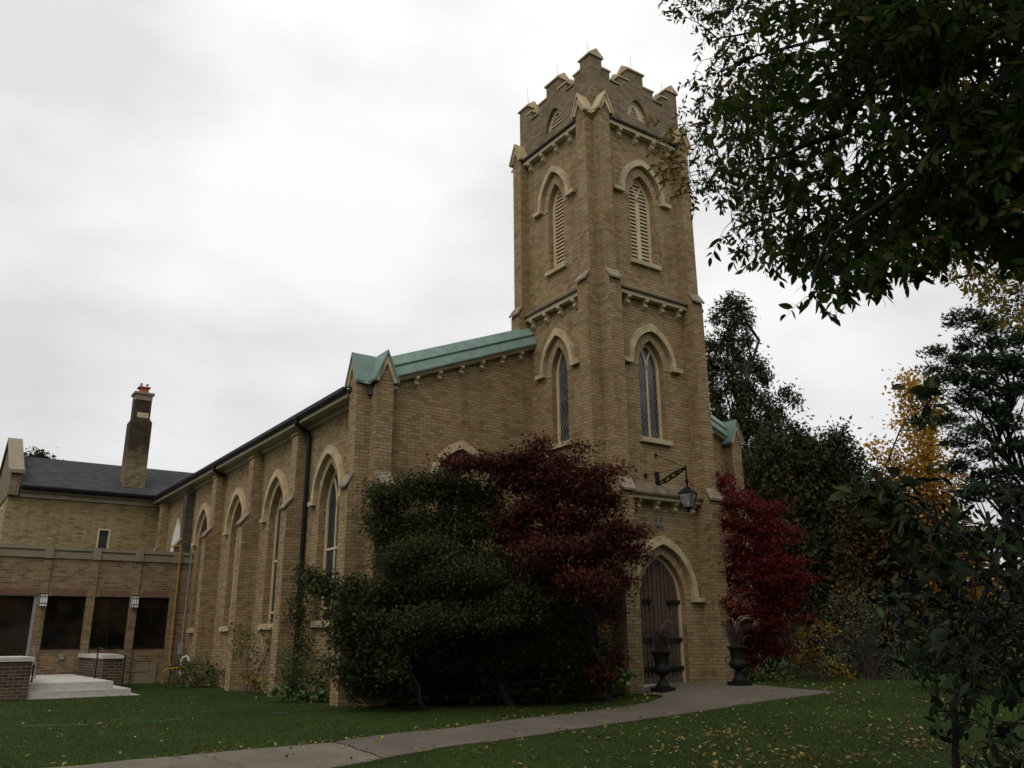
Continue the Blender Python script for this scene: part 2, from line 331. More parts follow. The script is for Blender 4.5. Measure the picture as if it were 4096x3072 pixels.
def strip(name, A, B, mat, lift=0.022, k=8):
    mb = MB(); n = len(A); vs = []
    for i in range(n):
        for j in range(k+1):
            q = A[i]*(1-j/k)+B[i]*j/k; vs.append((q[0], q[1], float(gz(q[0], q[1]))+lift))
    mb.add(vs, [(i*(k+1)+j, i*(k+1)+j+1, (i+1)*(k+1)+j+1, (i+1)*(k+1)+j) for i in range(n-1) for j in range(k)])
    # kerb edge skirts
    for P in (A, B):
        vs = [(q[0], q[1], float(gz(q[0], q[1]))+lift) for q in P]+[(q[0], q[1], float(gz(q[0], q[1]))-0.05) for q in P]
        mb.add(vs, [(i, i+1, n+i+1, n+i) for i in range(n-1)])
    return structure(mb.build(name, mat))
asphalt = path_mat('asphalt_path', (0.152, 0.134, 0.104), (0.086, 0.076, 0.059))
conc = path_mat('concrete_path', (0.178, 0.157, 0.118), (0.130, 0.115, 0.087), 60)
def rough_edge(P, a=0.035):
    t = np.arange(len(P)); return P+np.column_stack([np.sin(t*1.9)+np.sin(t*0.83+1), np.sin(t*2.3+2)+np.sin(t*0.61)])*a*0.5
PU = rough_edge(PU); PL = rough_edge(PL)
# split at the crack between the concrete slab and the asphalt
ca = onground(1311, 2975)[:2]; cb = onground(1537, 3040)[:2]
ia = int(np.argmin(np.linalg.norm(PU-ca, axis=1))); ib = int(np.argmin(np.linalg.norm(PL-cb, axis=1)))
def resamp(P, n):
    t = np.linspace(0, len(P)-1, n); i = np.arange(len(P)); return np.stack([np.interp(t, i, P[:, 0]), np.interp(t, i, P[:, 1])], 1)
strip('path', resamp(PU[:ia+1], 40), resamp(PL[:ib+1], 40), conc, 0.020)
strip('path', resamp(PU[ia:], 70), resamp(PL[ib:], 70), asphalt, 0.024)
fc = np.array([onground(*p)[:2] for p in [(2644, 2798), (2657, 2786), (2600, 2774), (2535, 2762)]]+[[0.4, -0.1], [3.2, -0.1]]+[list(onground(*p)[:2]) for p in [(2983, 2744), (3128, 2753), (3326, 2768), (3480, 2772)]])
fo = np.array([onground(*p)[:2] for p in [(2675, 2866), (2947, 2826), (3218, 2789), (3340, 2779), (3480, 2774)]])
A_ = densify([(2585, 2816), (2644, 2798), (2657, 2786), (2600, 2774), (2535, 2762)], 10)
A_ = np.concatenate([A_, resamp(np.array([[0.1, -0.45], [1.7, 0.2], [3.4, -0.3]]), 14), np.array([onground(*p)[:2] for p in [(2983, 2746), (3060, 2750), (3128, 2755), (3240, 2763), (3330, 2770)]])])
B_ = densify([(2675, 2866), (2947, 2826), (3218, 2789), (3345, 2773)], len(A_))
strip('path', A_, B_, asphalt, 0.025, 10)

# ------------------------------------------------------------------ CHURCH
church = thing('church', 'buff brick Gothic church with battlemented bell tower and verdigris copper gable coping', 'church', (1.76, 1.76, 0.0))
TW = 3.53; NX0, NX1, NY0, NY1 = -5.05, 8.45, 3.1, 25.5
FR = Frame((0, 0, 0), (1, 0, 0), (0, -1, 0))          # tower front, holds the door
FL = Frame((0, 0, 0), (0, 1, 0), (-1, 0, 0))          # tower left side
FB = Frame((0, TW, 0), (1, 0, 0), (0, 1, 0)); FRR = Frame((TW, 0, 0), (0, 1, 0), (1, 0, 0))
ZP = 17.31
def outer_rect(z0, z1): return [(0, z0), (TW, z0), (TW, z1), (0, z1)]
mb = MB()
door_h = arch(1.69, 0.77, 0.30, 2.45, 3.56); r2h = arch(1.74, 0.46, 6.6, 8.55, 9.34); r3h = arch(1.74, 0.47, 11.70, 13.65, 14.43); r4h = arch(1.80, 0.40, 16.36, 16.42, 17.06)
l2h = arch(1.80, 0.35, 6.6, 8.55, 9.36); l3h = arch(1.78, 0.35, 11.74, 13.68, 14.48); l4h = arch(1.76, 0.42, 16.36, 16.42, 17.08)
ZS = 15.98
FR.panel(mb, outer_rect(-0.4, ZS), [door_h, r2h, r3h], 0.22)
FL.panel(mb, outer_rect(-0.4, ZS), [l2h, l3h], 0.22)
FB.panel(mb, outer_rect(-0.4, ZS)); FRR.panel(mb, outer_rect(-0.4, ZS))
mb.build('tower_wall', M['brick'], church); mb = MB()
FR.panel(mb, outer_rect(ZS, ZP), [r4h], 0.22); FL.panel(mb, outer_rect(ZS, ZP), [l4h], 0.22); FB.panel(mb, outer_rect(ZS, ZP)); FRR.panel(mb, outer_rect(ZS, ZP))
T = 0.42; mb.box((T, T, 16.3), (TW-T, TW-T, 16.5))
for q in ((0.003, 0.42), (TW-0.42, TW-0.003)): pass
# inner faces of the parapet
mb.add([(T, T, 16.4), (TW-T, T, 16.4), (TW-T, TW-T, 16.4), (T, TW-T, 16.4), (T, T, ZP), (TW-T, T, ZP), (TW-T, TW-T, ZP), (T, TW-T, ZP), (0, 0, ZP), (TW, 0, ZP), (TW, TW, ZP), (0, TW, ZP)],
       [(0, 1, 5, 4), (1, 2, 6, 5), (2, 3, 7, 6), (3, 0, 4, 7), (8, 9, 5, 4), (9, 10, 6, 5), (10, 11, 7, 6), (11, 8, 4, 7)])
mb.build('parapet', M['brick_grey'], church)

def saddle(mb, x0, x1, y0, y1, z, axis, h=0.2, ov=0.045, t=0.05, drop=0.0):
    """stone cap with a ridge along the given axis"""
    x0 -= ov; x1 += ov; y0 -= ov; y1 += ov
    if axis == 'x':
        prof = [(0, y0, z-drop), (0, y1, z-drop), (0, y1, z+t), (0, (y0+y1)/2, z+t+h), (0, y0, z+t)]
        mb.prism(prof, (x0, 0, 0), (x1, 0, 0))
    else:
        prof = [(x0, 0, z-drop), (x1, 0, z-drop), (x1, 0, z+t), ((x0+x1)/2, 0, z+t+h), (x0, 0, z+t)]
        mb.prism(prof, (0, y0, 0), (0, y1, 0))
prof_t = [(0.0, 0.47, 17.90, 'c'), (0.47, 0.745, 17.58, 's'), (0.745, 1.115, 17.33, 'n'), (1.115, 1.49, 17.58, 's'), (1.49, 2.10, 18.0, 'm'), (2.10, 2.50, 17.58, 's'), (2.50, 2.87, 17.33, 'n'), (2.87, 3.09, 17.58, 's'), (3.09, 3.53, 17.90, 'c')]
def merlon(side, t0, t1, z, kind):
    b_, c_ = MB(), MB()
    if kind == 'c': return
    if side == 'front': x0, x1, y0, y1, ax = t0, t1, 0, T, 'x'
    elif side == 'back': x0, x1, y0, y1, ax = t0, t1, TW-T, TW, 'x'
    elif side == 'left': x0, x1, y0, y1, ax = 0, T, t0, t1, 'y'
    else: x0, x1, y0, y1, ax = TW-T, TW, t0, t1, 'y'
    if kind == 'n':
        saddle(c_, x0+(0.05 if ax == 'x' else 0), x1-(0.05 if ax == 'x' else 0), y0+(0.05 if ax == 'y' else 0), y1-(0.05 if ax == 'y' else 0), 17.28, ax, 0.03); c_.build('coping', M['capstone'], church); return
    b_.box((x0, y0, ZP-0.001), (x1, y1, z)); o = b_.build('merlon', M['brick_grey'], church)
    e_ = 0.02 if kind == 's' else 0
    saddle(c_, x0, x1, y0, y1, z, ax, 0.20 if kind == 'm' else 0.16, 0.05 if kind == 'm' else 0.035); c_.build('coping', M['stone'], o)
for sd_ in ('front', 'left', 'back', 'right'):
    for t0, t1, z, k in prof_t: merlon(sd_, t0, t1, z, k)
for cx_, cy_ in ((0, 0), (TW-0.45, 0), (0, TW-0.45), (TW-0.45, TW-0.45)):
    b_ = MB(); b_.box((cx_-0.001, cy_-0.001, ZP-0.001), (cx_+0.451, cy_+0.451, 17.90)); o = b_.build('merlon', M['brick_grey'], church)
    c_ = MB(); saddle(c_, cx_, cx_+0.45, cy_, cy_+0.45, 17.90, 'y', 0.22, 0.05); c_.build('coping', M['stone'], o)
# lightning rods
for x, y, z0, z1, lx, ly in ((0.225, 3.32, 18.05, 18.9, -0.03, 0.07), (0.2, 1.78, 18.15, 18.75, 0, 0.0), (0.22, 0.32, 18.1, 18.65, 0, 0.02), (1.84, 0.2, 18.15, 18.78, 0.0, 0), (3.15, 0.25, 18.0, 18.45, 0.07, 0)):
    r_ = MB(); r_.tube([(x, y, z0), (x+lx, y+ly, z1)], [0.008, 0.004], 5); r_.build('lightning_rod', M['galv'], church)

# --- string courses with corbels
corb_prof = [(0, 0), (0.165, 0), (0.185, -0.03), (0.185, -0.075), (0.155, -0.11), (0.105, -0.125), (0.09, -0.15), (0.105, -0.185), (0.13, -0.195), (0.13, -0.225), (0.06, -0.28), (0, -0.30)]
def corbel(F, u, z, parent, w=0.12, s=1.0):
    c = MB(); c.prism([F.p(u-w/2, z+q[1]*s, q[0]*s) for q in corb_prof], (0, 0, 0), F.u*w); return c.build('corbel', M['paint'], parent)
def string_course(F, u0, u1, zc, zb, zt, ztop, out, us, slab='slate', wallout=0.0):
    c = MB(); F.box(c, u0, u1, zb, zt-0.03, 0, out-0.05); o = c.build('cornice', M['paint'], church)
    s_ = MB(); s_.prism([F.p(u0, zt-0.03, 0), F.p(u0, zt-0.03, out+0.02), F.p(u0, zt+0.02, out+0.03), F.p(u0, ztop, wallout)], (0, 0, 0), F.u*(u1-u0)); s_.build('weathering', M[slab], o)
    for u in us: corbel(F, u, zc, o)
U4 = [0.93, 1.58, 2.23, 2.88]
for F in (FR, FL):
    string_course(F, 0.395, 3.135, 15.70, 15.68, 15.83, 16.10, 0.24, U4)
    string_course(F, 0.375, 3.155, 10.49, 10.47, 10.62, 10.86, 0.24, U4, 'sandslate')
string_course(FR, 0.41, 3.11, 4.93, 4.91, 5.04, 5.38, 0.28, U4, 'sandslate')

# --- tower buttresses (angle pairs)
def offset_cap(mb, F, u0, u1, zb, zt, d0, d1, ov=0.05):
    w_ = MB(); w_.prism([F.p(u0-0.012, zb+0.01, d0-0.06), F.p(u0-0.012, zb+0.01, d1-0.004), F.p(u0-0.012, zt-0.05, d0+0.006), F.p(u0-0.012, zt-0.05, d0-0.06)], (0, 0, 0), F.u*(u1-u0+0.024)); w_.build('offset_brickwork', M['brick'], church)
    t = 0.055; o_ = ov*0.8
    return mb.prism([F.p(u0-o_, zb+0.0, d1+ov+0.02), F.p(u0-o_, zb+t, d1+ov+0.03), F.p(u0-o_, zt+0.02, d0+0.004), F.p(u0-o_, zt-t, d0+0.004)], (0, 0, 0), F.u*(u1-u0+2*o_))
    mb.prism([F.p(u0-ov, zb, d0-0.1), F.p(u0-ov, zb, d1+ov+0.03), F.p(u0-ov, zb+0.06, d1+ov+0.04), F.p(u0-ov, zt, d0+0.01), F.p(u0-ov, zt, d0-0.1)], (0, 0, 0), F.u*(u1-u0+2*ov))
def tower_buttress(F, side):
    """side 0: at u=0, 1: at u=TW; each stage steps in"""
    st = [(-0.4, 5.02, 0.49, 0.44), (5.02, 10.68, 0.405, 0.42), (10.68, 15.95, 0.285, 0.395)]
    m_ = MB()
    for z0, z1, p, w in st:
        u0, u1 = (0.002, w) if side == 0 else (TW-w, TW-0.002)
        F.box(m_, u0, u1, z0, z1+(0.25 if z1 < 15 else 0), -0.05, p) if False else F.box(m_, u0, u1, z0, z1, 0.0, p)
    o = m_.build('buttress', M['brick'], church)
    for (z0, z1, p, w), (_, _, p2, w2) in zip(st[:-1], st[1:]):
        u0, u1 = (0.0, w) if side == 0 else (TW-w, TW)
        c = MB(); offset_cap(c, F, u0+0.02, u1-0.02, z1-0.02, z1+0.30, p2, p); c.build('weathering', M['capstone'], o)
    return o
for F in (FR, FL, FB, FRR):
    tower_buttress(F, 0); tower_buttress(F, 1)
# --- stone gablets over each tower corner
def gablet(parent, F, uc, hw, z0, za, dfront, dback, mat, fascia, brickm, bw):
    """roof prism with its gable end facing out of frame F; fascia boards and brick infill"""
    t = 0.07; r_ = MB(); k = (za-z0)/hw
    for sg in (-1, 1):
        r_.prism([F.p(uc, za, 0), F.p(uc+sg*hw, z0, 0), F.p(uc+sg*(hw-0.015), z0-t*0.8, 0), F.p(uc, za-t*1.6, 0)], F.n*dback, F.n*dfront)
    o = r_.build('gablet_roof', mat, parent)
    f_ = MB(); b0 = 0.05
    for sg in (-1, 1):
        f_.prism([F.p(uc, za-0.10, 0), F.p(uc+sg*(hw-0.035), z0-0.02, 0), F.p(uc+sg*(hw-0.13), z0-0.05, 0), F.p(uc, za-0.36, 0)], F.n*(dfront-0.13), F.n*(dfront-0.035))
    f_.build('bargeboard', fascia, o)
    i_ = MB(); i_.prism([F.p(uc-bw, z0+0.02, 0), F.p(uc+bw, z0+0.02, 0), F.p(uc+bw, z0+(hw-bw)*k-0.12, 0), F.p(uc, za-0.2, 0), F.p(uc-bw, z0+(hw-bw)*k-0.12, 0)], F.n*(dback), F.n*(dfront-0.094)); i_.build('gable_infill', brickm, o)
for F, ucs in ((FR, (0.2, TW-0.2)), (FL, (0.2, TW-0.2)), (FB, (0.2, TW-0.2)), (FRR, (0.2, TW-0.2))):
    for uc in ucs: gablet(church, F, uc, 0.30, 15.90, 16.53, 0.385, -0.02, M['stone'], M['stone'], M['brick'], 0.195)
for cx_, cy_, sx_, sy_ in ((0, 0, -1, -1), (TW, 0, 1, -1), (0, TW, -1, 1), (TW, TW, 1, 1)):      # valley block that joins the two gablets at a corner
    v_ = MB(); a = 0.13
    v_.add([(cx_+sx_*a, cy_+sy_*a, 15.78), (cx_, cy_+sy_*0.37, 15.87), (cx_-sx_*0.2, cy_+sy_*0.37, 16.50), (cx_-sx_*0.2, cy_-sy_*0.1, 16.50), (cx_+sx_*0.37, cy_, 15.87), (cx_+sx_*0.37, cy_-sy_*0.2, 16.50), (cx_-sx_*0.1, cy_-sy_*0.2, 16.50), (cx_, cy_, 15.7)],
           [(0, 1, 2, 3), (0, 4, 5, 6), (0, 7, 1), (0, 7, 4)]); v_.build('gablet_valley', M['stone'], church)

# --- windows
def hood(F, parent, cx, a_in, a_out, zf, zi, zo, d=0.13, tab=0.24, mat='stone'):
    h_ = MB(); n = 11
    ring(F, h_, [(cx+a_in, zf)]+arch_curve(cx, a_in, zf, zi, n)+[(cx-a_in, zf)], [(cx+a_out, zf)]+arch_curve(cx, a_out, zf, zo, n)+[(cx-a_out, zf)], 0, d)
    for sg in (-1, 1):
        u0, u1 = sorted((cx+sg*(a_in+0.004), cx+sg*(a_out+tab))); F.box(h_, u0, u1, zf-0.12, zf-0.001, 0, d-0.004)
    return h_.build('hood_mould', M[mat], parent)
def voussoirs(F, cx, a, zs, za, w, d=0.012):
    v_ = MB(); inn = arch_curve(cx, a, zs, za, 12); o_ = arch_curve(cx, a+w, zs, za+w*1.05, 12); n = len(inn); vs = []
    for k in range(n-1):
        g = 0.06
        A, B, C_, D = [np.array(q) for q in (inn[k], inn[k+1], o_[k+1], o_[k])]
        A2, B2 = A+(B-A)*g, B-(B-A)*g; D2, C2 = D+(C_-D)*g, C_-(C_-D)*g
        v_.prism([F.p(*A2), F.p(*B2), F.p(*C2), F.p(*D2)], F.n*(-0.01), F.n*d)
    return v_.build('arch_bricks', M['arch_brick'], church)
def window(F, cx, a, zb, zs, za, kind, sillz=None, sill_a=None, rev=0.16, hoodp=None, trans=None, mat='paint', fw=0.09):
    d = -rev; n = 9; inn = arch(cx, a-fw, zb, zs, za-fw*1.35, n); outp = arch(cx, a+0.01, zb, zs, za+0.01, n)
    f_ = MB(); ring(F, f_, inn[1:]+[inn[0]], outp[1:]+[outp[0]], d-0.06, d)
    h = za-fw*1.35-zs; ai = a-fw
    if kind in ('lancet2', 'louvre2'):
        F.box(f_, cx-0.028, cx+0.028, zb, zs, d-0.05, d-0.008)
        Rr = (a*a+(za-zs)**2)/(2*a)      # intersecting tracery: mullion splits into two arcs of the same radius
        for sg in (-1, 1):
            pts = []
            for i in range(8):
                th = i/7*math.acos(max(-1, min(1, (Rr-a*0.55)/Rr))); x = Rr-Rr*math.cos(th); z = zs+Rr*math.sin(th)
                if x > ai*0.52: break
                pts.append((cx+sg*x, z))
            lo = [(p[0]-sg*0.02, p[1]-0.0) for p in pts]; hi = [(p[0]+sg*0.035, p[1]-0.0) for p in pts]
            ring(F, f_, lo, hi, d-0.05, d-0.012)
    if trans:
        for tz in trans: F.box(f_, cx-ai, cx+ai, tz-0.03, tz+0.03, d-0.05, d-0.004)
    fr = f_.build('window', M[mat], church)
    if kind.startswith('louvre'):
        l_ = MB(); z = zb+0.10
        while z < za-fw-0.12:
            if z < zs: hw = ai
            else:
                Ri = (ai*ai+h*h)/(2*ai); q = Ri*Ri-(z-zs)**2; hw = math.sqrt(max(q, 0))-(Ri-ai)
            if hw < 0.05: break
            cols = [(-hw, -0.07), (0.07, hw)] if (kind == 'louvre2' and z < zs+0.1) else ([(-hw, hw)] if kind != 'louvre2' else [(-hw, hw)])
            for q0, q1 in cols:
                if q1-q0 > 0.05:
                    l_.prism([F.p(cx+q0, z+0.085, d-0.13), F.p(cx+q0, z-0.005, d-0.045), F.p(cx+q0, z-0.005, d-0.02), F.p(cx+q0, z+0.045, d-0.02), F.p(cx+q0, z+0.125, d-0.12)], (0, 0, 0), F.u*(q1-q0))
            z += 0.115
        if kind == 'louvre2':
            for sg in (-1, 1): F.box(l_, cx+sg*0.05-0.02, cx+sg*0.05+0.02, zb, zs, d-0.05, d-0.006)
        l_.build('louvre', M[mat], fr)
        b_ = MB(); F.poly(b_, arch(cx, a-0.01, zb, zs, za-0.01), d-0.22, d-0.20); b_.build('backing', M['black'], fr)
    elif kind == 'boarded':
        b_ = MB(); F.poly(b_, arch(cx, ai+0.02, zb, zs, za-fw), d-0.04, d-0.02); b_.build('white_board', M['white'], fr)
    elif kind == 'blind':
        b_ = MB(); F.panel(b_, arch(cx, ai+0.02, zb, zs, za-fw), [[(cx-0.27, zb+0.10), (cx+0.17, zb+0.10), (cx+0.06, zb+0.34), (cx-0.03, zb+0.49), (cx-0.12, zb+0.40), (cx-0.14, zb+0.27)]], 0.1, d=d-0.02); b_.build('board', M[mat], fr)
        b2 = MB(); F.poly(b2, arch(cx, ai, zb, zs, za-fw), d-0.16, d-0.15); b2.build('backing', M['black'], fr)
        l_ = MB()
        for i in range(4): F.box(l_, cx-0.24+0.05*i, cx+0.15-0.04*i, zb+0.15+i*0.08, zb+0.18+i*0.08, d-0.10, d-0.04)
        l_.build('louvre', M[mat], fr)
    else:
        g_ = MB(); F.poly(g_, arch(cx, ai+0.01, zb, zs, za-fw*1.3), d-0.05, d-0.04); g_.build('pane', M['lead' if kind == 'lancet2' and not trans else 'lead_dark'] if kind != 'lattice' else M['lead'], fr)
    if sillz:
        s_ = MB(); sa = sill_a; s_.prism([F.p(cx-sa, sillz[0], -rev), F.p(cx-sa, sillz[0], 0.10), F.p(cx-sa, sillz[1]-0.03, 0.10), F.p(cx-sa, sillz[1]+0.02, -rev)], (0, 0, 0), F.u*2*sa); s_.build('sill', M['stone' if mat == 'paint' else mat], fr)
    if hoodp: hood(F, fr, cx, *hoodp)
    return fr
window(FR, 1.74, 0.47, 11.70, 13.65, 14.43, 'louvre2', (11.54, 11.70), 0.56, hoodp=(0.72, 0.86, 13.78, 14.72, 14.93))
window(FR, 1.74, 0.46, 6.60, 8.55, 9.34, 'lancet2', (6.44, 6.60), 0.56, hoodp=(0.72, 0.86, 8.67, 9.58, 9.80))
window(FL, 1.78, 0.35, 11.74, 13.68, 14.48, 'louvre', (11.62, 11.76), 0.46, hoodp=(0.60, 0.74, 13.86, 14.85, 15.06))
window(FL, 1.80, 0.35, 6.60, 8.55, 9.36, 'lattice', (6.46, 6.62), 0.46, hoodp=(0.60, 0.74, 8.72, 9.68, 9.90))
window(FR, 1.80, 0.40, 16.36, 16.42, 17.06, 'blind', rev=0.10, fw=0.05)
window(FL, 1.76, 0.42, 16.36, 16.42, 17.08, 'louvre', rev=0.12, fw=0.10)
for a_ in ((FR, 1.74, 0.475, 13.65, 14.44), (FR, 1.74, 0.465, 8.55, 9.35), (FL, 1.78, 0.355, 13.68, 14.49), (FL, 1.80, 0.355, 8.55, 9.37), (FR, 1.69, 0.775, 2.45, 3.57)): voussoirs(*a_, 0.22)

# --- west door
f_ = MB(); inn = arch(1.69, 0.70, 0.40, 2.42, 3.46); o2 = arch(1.69, 0.775, 0.40, 2.45, 3.57)
ring(FR, f_, inn[1:]+[inn[0]], o2[1:]+[o2[0]], -0.22, -0.14); dfm = f_.build('door_frame', M['paint'], church)
def dz(u):   # height of the arch over u
    ai, h = 0.70, 1.04; Rr = (ai*ai+h*h)/(2*ai); x = abs(u-1.69); q = Rr*Rr-(x+Rr-ai)**2; return 2.42+math.sqrt(max(q, 0))
for k, (u0, u1) in enumerate(((0.99, 1.685), (1.695, 2.39))):
    d_ = MB(); nb = 5
    for i in range(nb):
        a0 = u0+(u1-u0)*i/nb+0.006; a1 = u0+(u1-u0)*(i+1)/nb-0.006; us = np.linspace(a0, a1, 4)
        d_.prism([FR.p(a0, 0.47, 0), FR.p(a1, 0.47, 0)]+[FR.p(u, dz(u)-0.004, 0) for u in us[::-1]], FR.n*(-0.24), FR.n*(-0.19))
    for i in range(1, nb):
        a0 = u0+(u1-u0)*i/nb; d_.prism([FR.p(a0-0.028, 0.47, 0), FR.p(a0+0.028, 0.47, 0), FR.p(a0+0.028, dz(a0+0.03)-0.02, 0), FR.p(a0-0.028, dz(a0-0.03)-0.02, 0)], FR.n*(-0.188), FR.n*(-0.165))
    FR.box(d_, u0, u1, 0.455, 0.60, -0.19, -0.155)
    dl = d_.build('door', M['door'], church)
    for hz in (2.40, 1.48, 0.80):
        h_ = MB(); q0, q1 = (u0-0.04, u0+0.36) if k == 0 else (u1-0.36, u1+0.04); FR.box(h_, q0, q1, hz-0.05, hz+0.05, -0.165, -0.135)
        tip = q1 if k == 0 else q0; h_.lathe([(0.0, -0.07), (0.055, -0.055), (0.07, 0), (0.055, 0.055), (0.0, 0.07)], FR.p(tip, hz, -0.15), 8); h_.build('hinge', M['iron'], dl)
h_ = MB(); n = 12
ring(FR, h_, [(1.69+0.99, 2.52)]+arch_curve(1.69, 0.99, 2.52, 3.81, n)+[(1.69-0.99, 2.52)], [(1.69+1.15, 2.52)]+arch_curve(1.69, 1.15, 2.52, 4.02, n)+[(1.69-1.15, 2.52)], 0, 0.15)
for sg in (-1, 1):
    u0, u1 = sorted((1.69+sg*0.995, 1.69+sg*1.37)); FR.box(h_, u0, u1, 2.40, 2.518, 0, 0.145)
h_.build('hood_mould', M['stone'], dfm)
s_ = MB(); FR.box(s_, 0.86, 2.52, 0.30, 0.455, -0.22, 0.02); s_.build('threshold', M['concrete'], church)
b_ = MB(); FR.box(b_, 0.9, 2.5, 0.3, 3.6, -0.32, -0.30); b_.build('door_backing', M['black'], church)
# date stone
p_ = MB(); FR.box(p_, 1.50, 1.88, 4.18, 4.53, 0, 0.015); pl = p_.build('date_stone', M['plaque'], church)
def lettering(txt, u, z, size, parent):
    cu = bpy.data.curves.new('lettering', 'FONT'); cu.body = txt; cu.size = size; cu.extrude = 0.004; cu.align_x = 'CENTER'; cu.offset = 0.004
    ob = bpy.data.objects.new('tmp', cu); COL.objects.link(ob); dg = bpy.context.evaluated_depsgraph_get(); dg.update()
    me = bpy.data.meshes.new_from_object(ob.evaluated_get(dg)); bpy.data.objects.remove(ob)
    o = bpy.data.objects.new('lettering', me); COL.objects.link(o); o.parent = parent; me.materials.clear(); me.materials.append(M['lettering'])
    org = ORG[parent.name]
    for v in me.vertices:
        w = FR.p(u+v.co.x, z+v.co.y, 0.018+v.co.z); v.co = Vector(w-org)
    return o
lettering('A D', 1.69, 4.38, 0.17, pl); lettering('1846', 1.69, 4.21, 0.15, pl)

# --- nave
FF = Frame((NX0, NY0, 0), (1, 0, 0), (0, -1, 0)); FS = Frame((NX0, NY0, 0), (0, 1, 0), (-1, 0, 0)); FE = Frame((NX1, NY0, 0), (0, 1, 0), (1, 0, 0))
SL = 0.394; XC = 1.765
def roofz(x): return 7.72 + SL*(min(x, 2*XC-x)-NX0)
mb = MB()
wy = [5.40, 9.38, 13.20, 17.20, 21.35]
holes = [arch(y-NY0, 0.66, 2.03 if i < 4 else 4.3, 4.95, 6.12) for i, y in enumerate(wy[:4])]
FS.panel(mb, [(0, -0.4), (NY1-NY0, -0.4), (NY1-NY0, 7.45), (0, 7.45)], holes, 0.26)
fwx = [-2.40, 5.93]
fh = [arch(x-NX0, 0.66, 2.03, 4.95, 6.12) for x in fwx]
FF.panel(mb, [(0, -0.4), (NX1-NX0, -0.4), (NX1-NX0, roofz(NX1)), (XC-NX0, roofz(XC)), (0, roofz(NX0))], fh, 0.26)
FE.panel(mb, [(0, -0.4), (NY1-NY0, -0.4), (NY1-NY0, 7.45), (0, 7.45)])
mb.add([(NX0, NY1, -0.4), (NX1, NY1, -0.4), (NX1, NY1, 7.45), (XC, NY1, roofz(XC)), (NX0, NY1, 7.45)], [(0, 1, 2, 3, 4)])
mb.build('nave_wall', M['brick'], church)
NW = dict(hoodp=(0.86, 1.0, 5.20, 6.37, 6.60))
for i, y in enumerate(wy):
    if i < 4: window(FS, y-NY0, 0.66, 2.03, 4.95, 6.12, 'lancet2', (1.86, 2.03), 0.74, rev=0.20, trans=(3.86, 2.35), fw=0.10, **NW)
    else: window(FS, y-NY0, 0.85, 4.3, 4.95, 6.50, 'boarded', rev=-0.03, fw=0.05)
    if i < 4: voussoirs(FS, y-NY0, 0.665, 4.95, 6.13, 0.2)
for x in fwx: window(FF, x-NX0, 0.66, 2.03, 4.95, 6.12, 'lancet2', (1.86, 2.03), 0.74, rev=0.20, trans=(3.86,), fw=0.10, **NW)
# roof slopes
r_ = MB()
for sg in (1, -1):
    f = lambda x: XC+sg*(x-XC)
    r_.prism([(f(NX0-0.42), 0, 7.60), (f(XC), 0, roofz(XC)+0.06), (f(XC), 0, roofz(XC)+0.14), (f(NX0-0.42), 0, 7.68)], (0, NY0+0.32, 0), (0, NY1, 0))
r_.build('nave_roof', M['roof'], church)
# eaves: soffit, fascia, gutter and cornice board
s_ = MB()
s_.box((NX0-0.42, NY0+0.50, 7.52), (NX0-0.003, NY1-1.0, 7.55)); s_.box((NX0-0.44, NY0+0.50, 7.46), (NX0-0.40, NY1-1.0, 7.66)); s_.box((NX0-0.09, NY0+0.50, 7.36), (NX0-0.002, NY1-1.0, 7.52))
s_.build('soffit', M['soffit'], church)
g_ = MB(); gy = np.linspace(NY0+0.46, 24.25, 12)
g_.prism([(NX0-0.56, 0, 7.62), (NX0-0.52, 0, 7.56), (NX0-0.46, 0, 7.56), (NX0-0.445, 0, 7.70), (NX0-0.57, 0, 7.71)], (0, gy[0], 0), (0, gy[-1], 0)); g_.build('gutter', M['black'], church)
for y, lo in ((6.90, -0.1), (14.9, 7.2)):
    d_ = MB(); d_.tube([(NX0-0.50, y, 7.6), (NX0-0.50, y, 7.46), (NX0-0.40, y, 7.38), (NX0-0.14, y, 7.26)] + ([(NX0-0.09, y, 7.1), (NX0-0.09, y, lo)] if lo < 1 else []), 0.065, 8); d_.build('downpipe', M['black'], church)
# nave side buttresses
def nave_buttress(F, uc, w, bl, bu, setz, top, mat='brick', sloped=True, z0=-0.4, vis=True):
    m_ = MB(); F.box(m_, uc-w/2, uc+w/2, z0, setz, 0, bl); F.box(m_, uc-w/2+0.002, uc+w/2-0.002, setz, top, 0, bu)
    o = m_.build('buttress', M[mat], church)
    c = MB(); offset_cap(c, F, uc-w/2+0.03, uc+w/2-0.03, setz-0.02, setz+0.34, bu, bl, 0.05); c.build('weathering', M['capstone'], o)
    if sloped:
        c = MB(); offset_cap(c, F, uc-w/2+0.02, uc+w/2-0.02, top-0.02, top+0.22, 0.0, bu, 0.02); c.build('weathering', M[mat], o)
for i, y in enumerate((7.37, 11.2, 15.2, 19.2, 23.2)):
    nave_buttress(FS, y-NY0, 0.46, 0.52, 0.33, 5.10, 7.24, 'brick_soot' if i == 3 else 'brick', z0=-0.4 if i < 3 else 0.0)
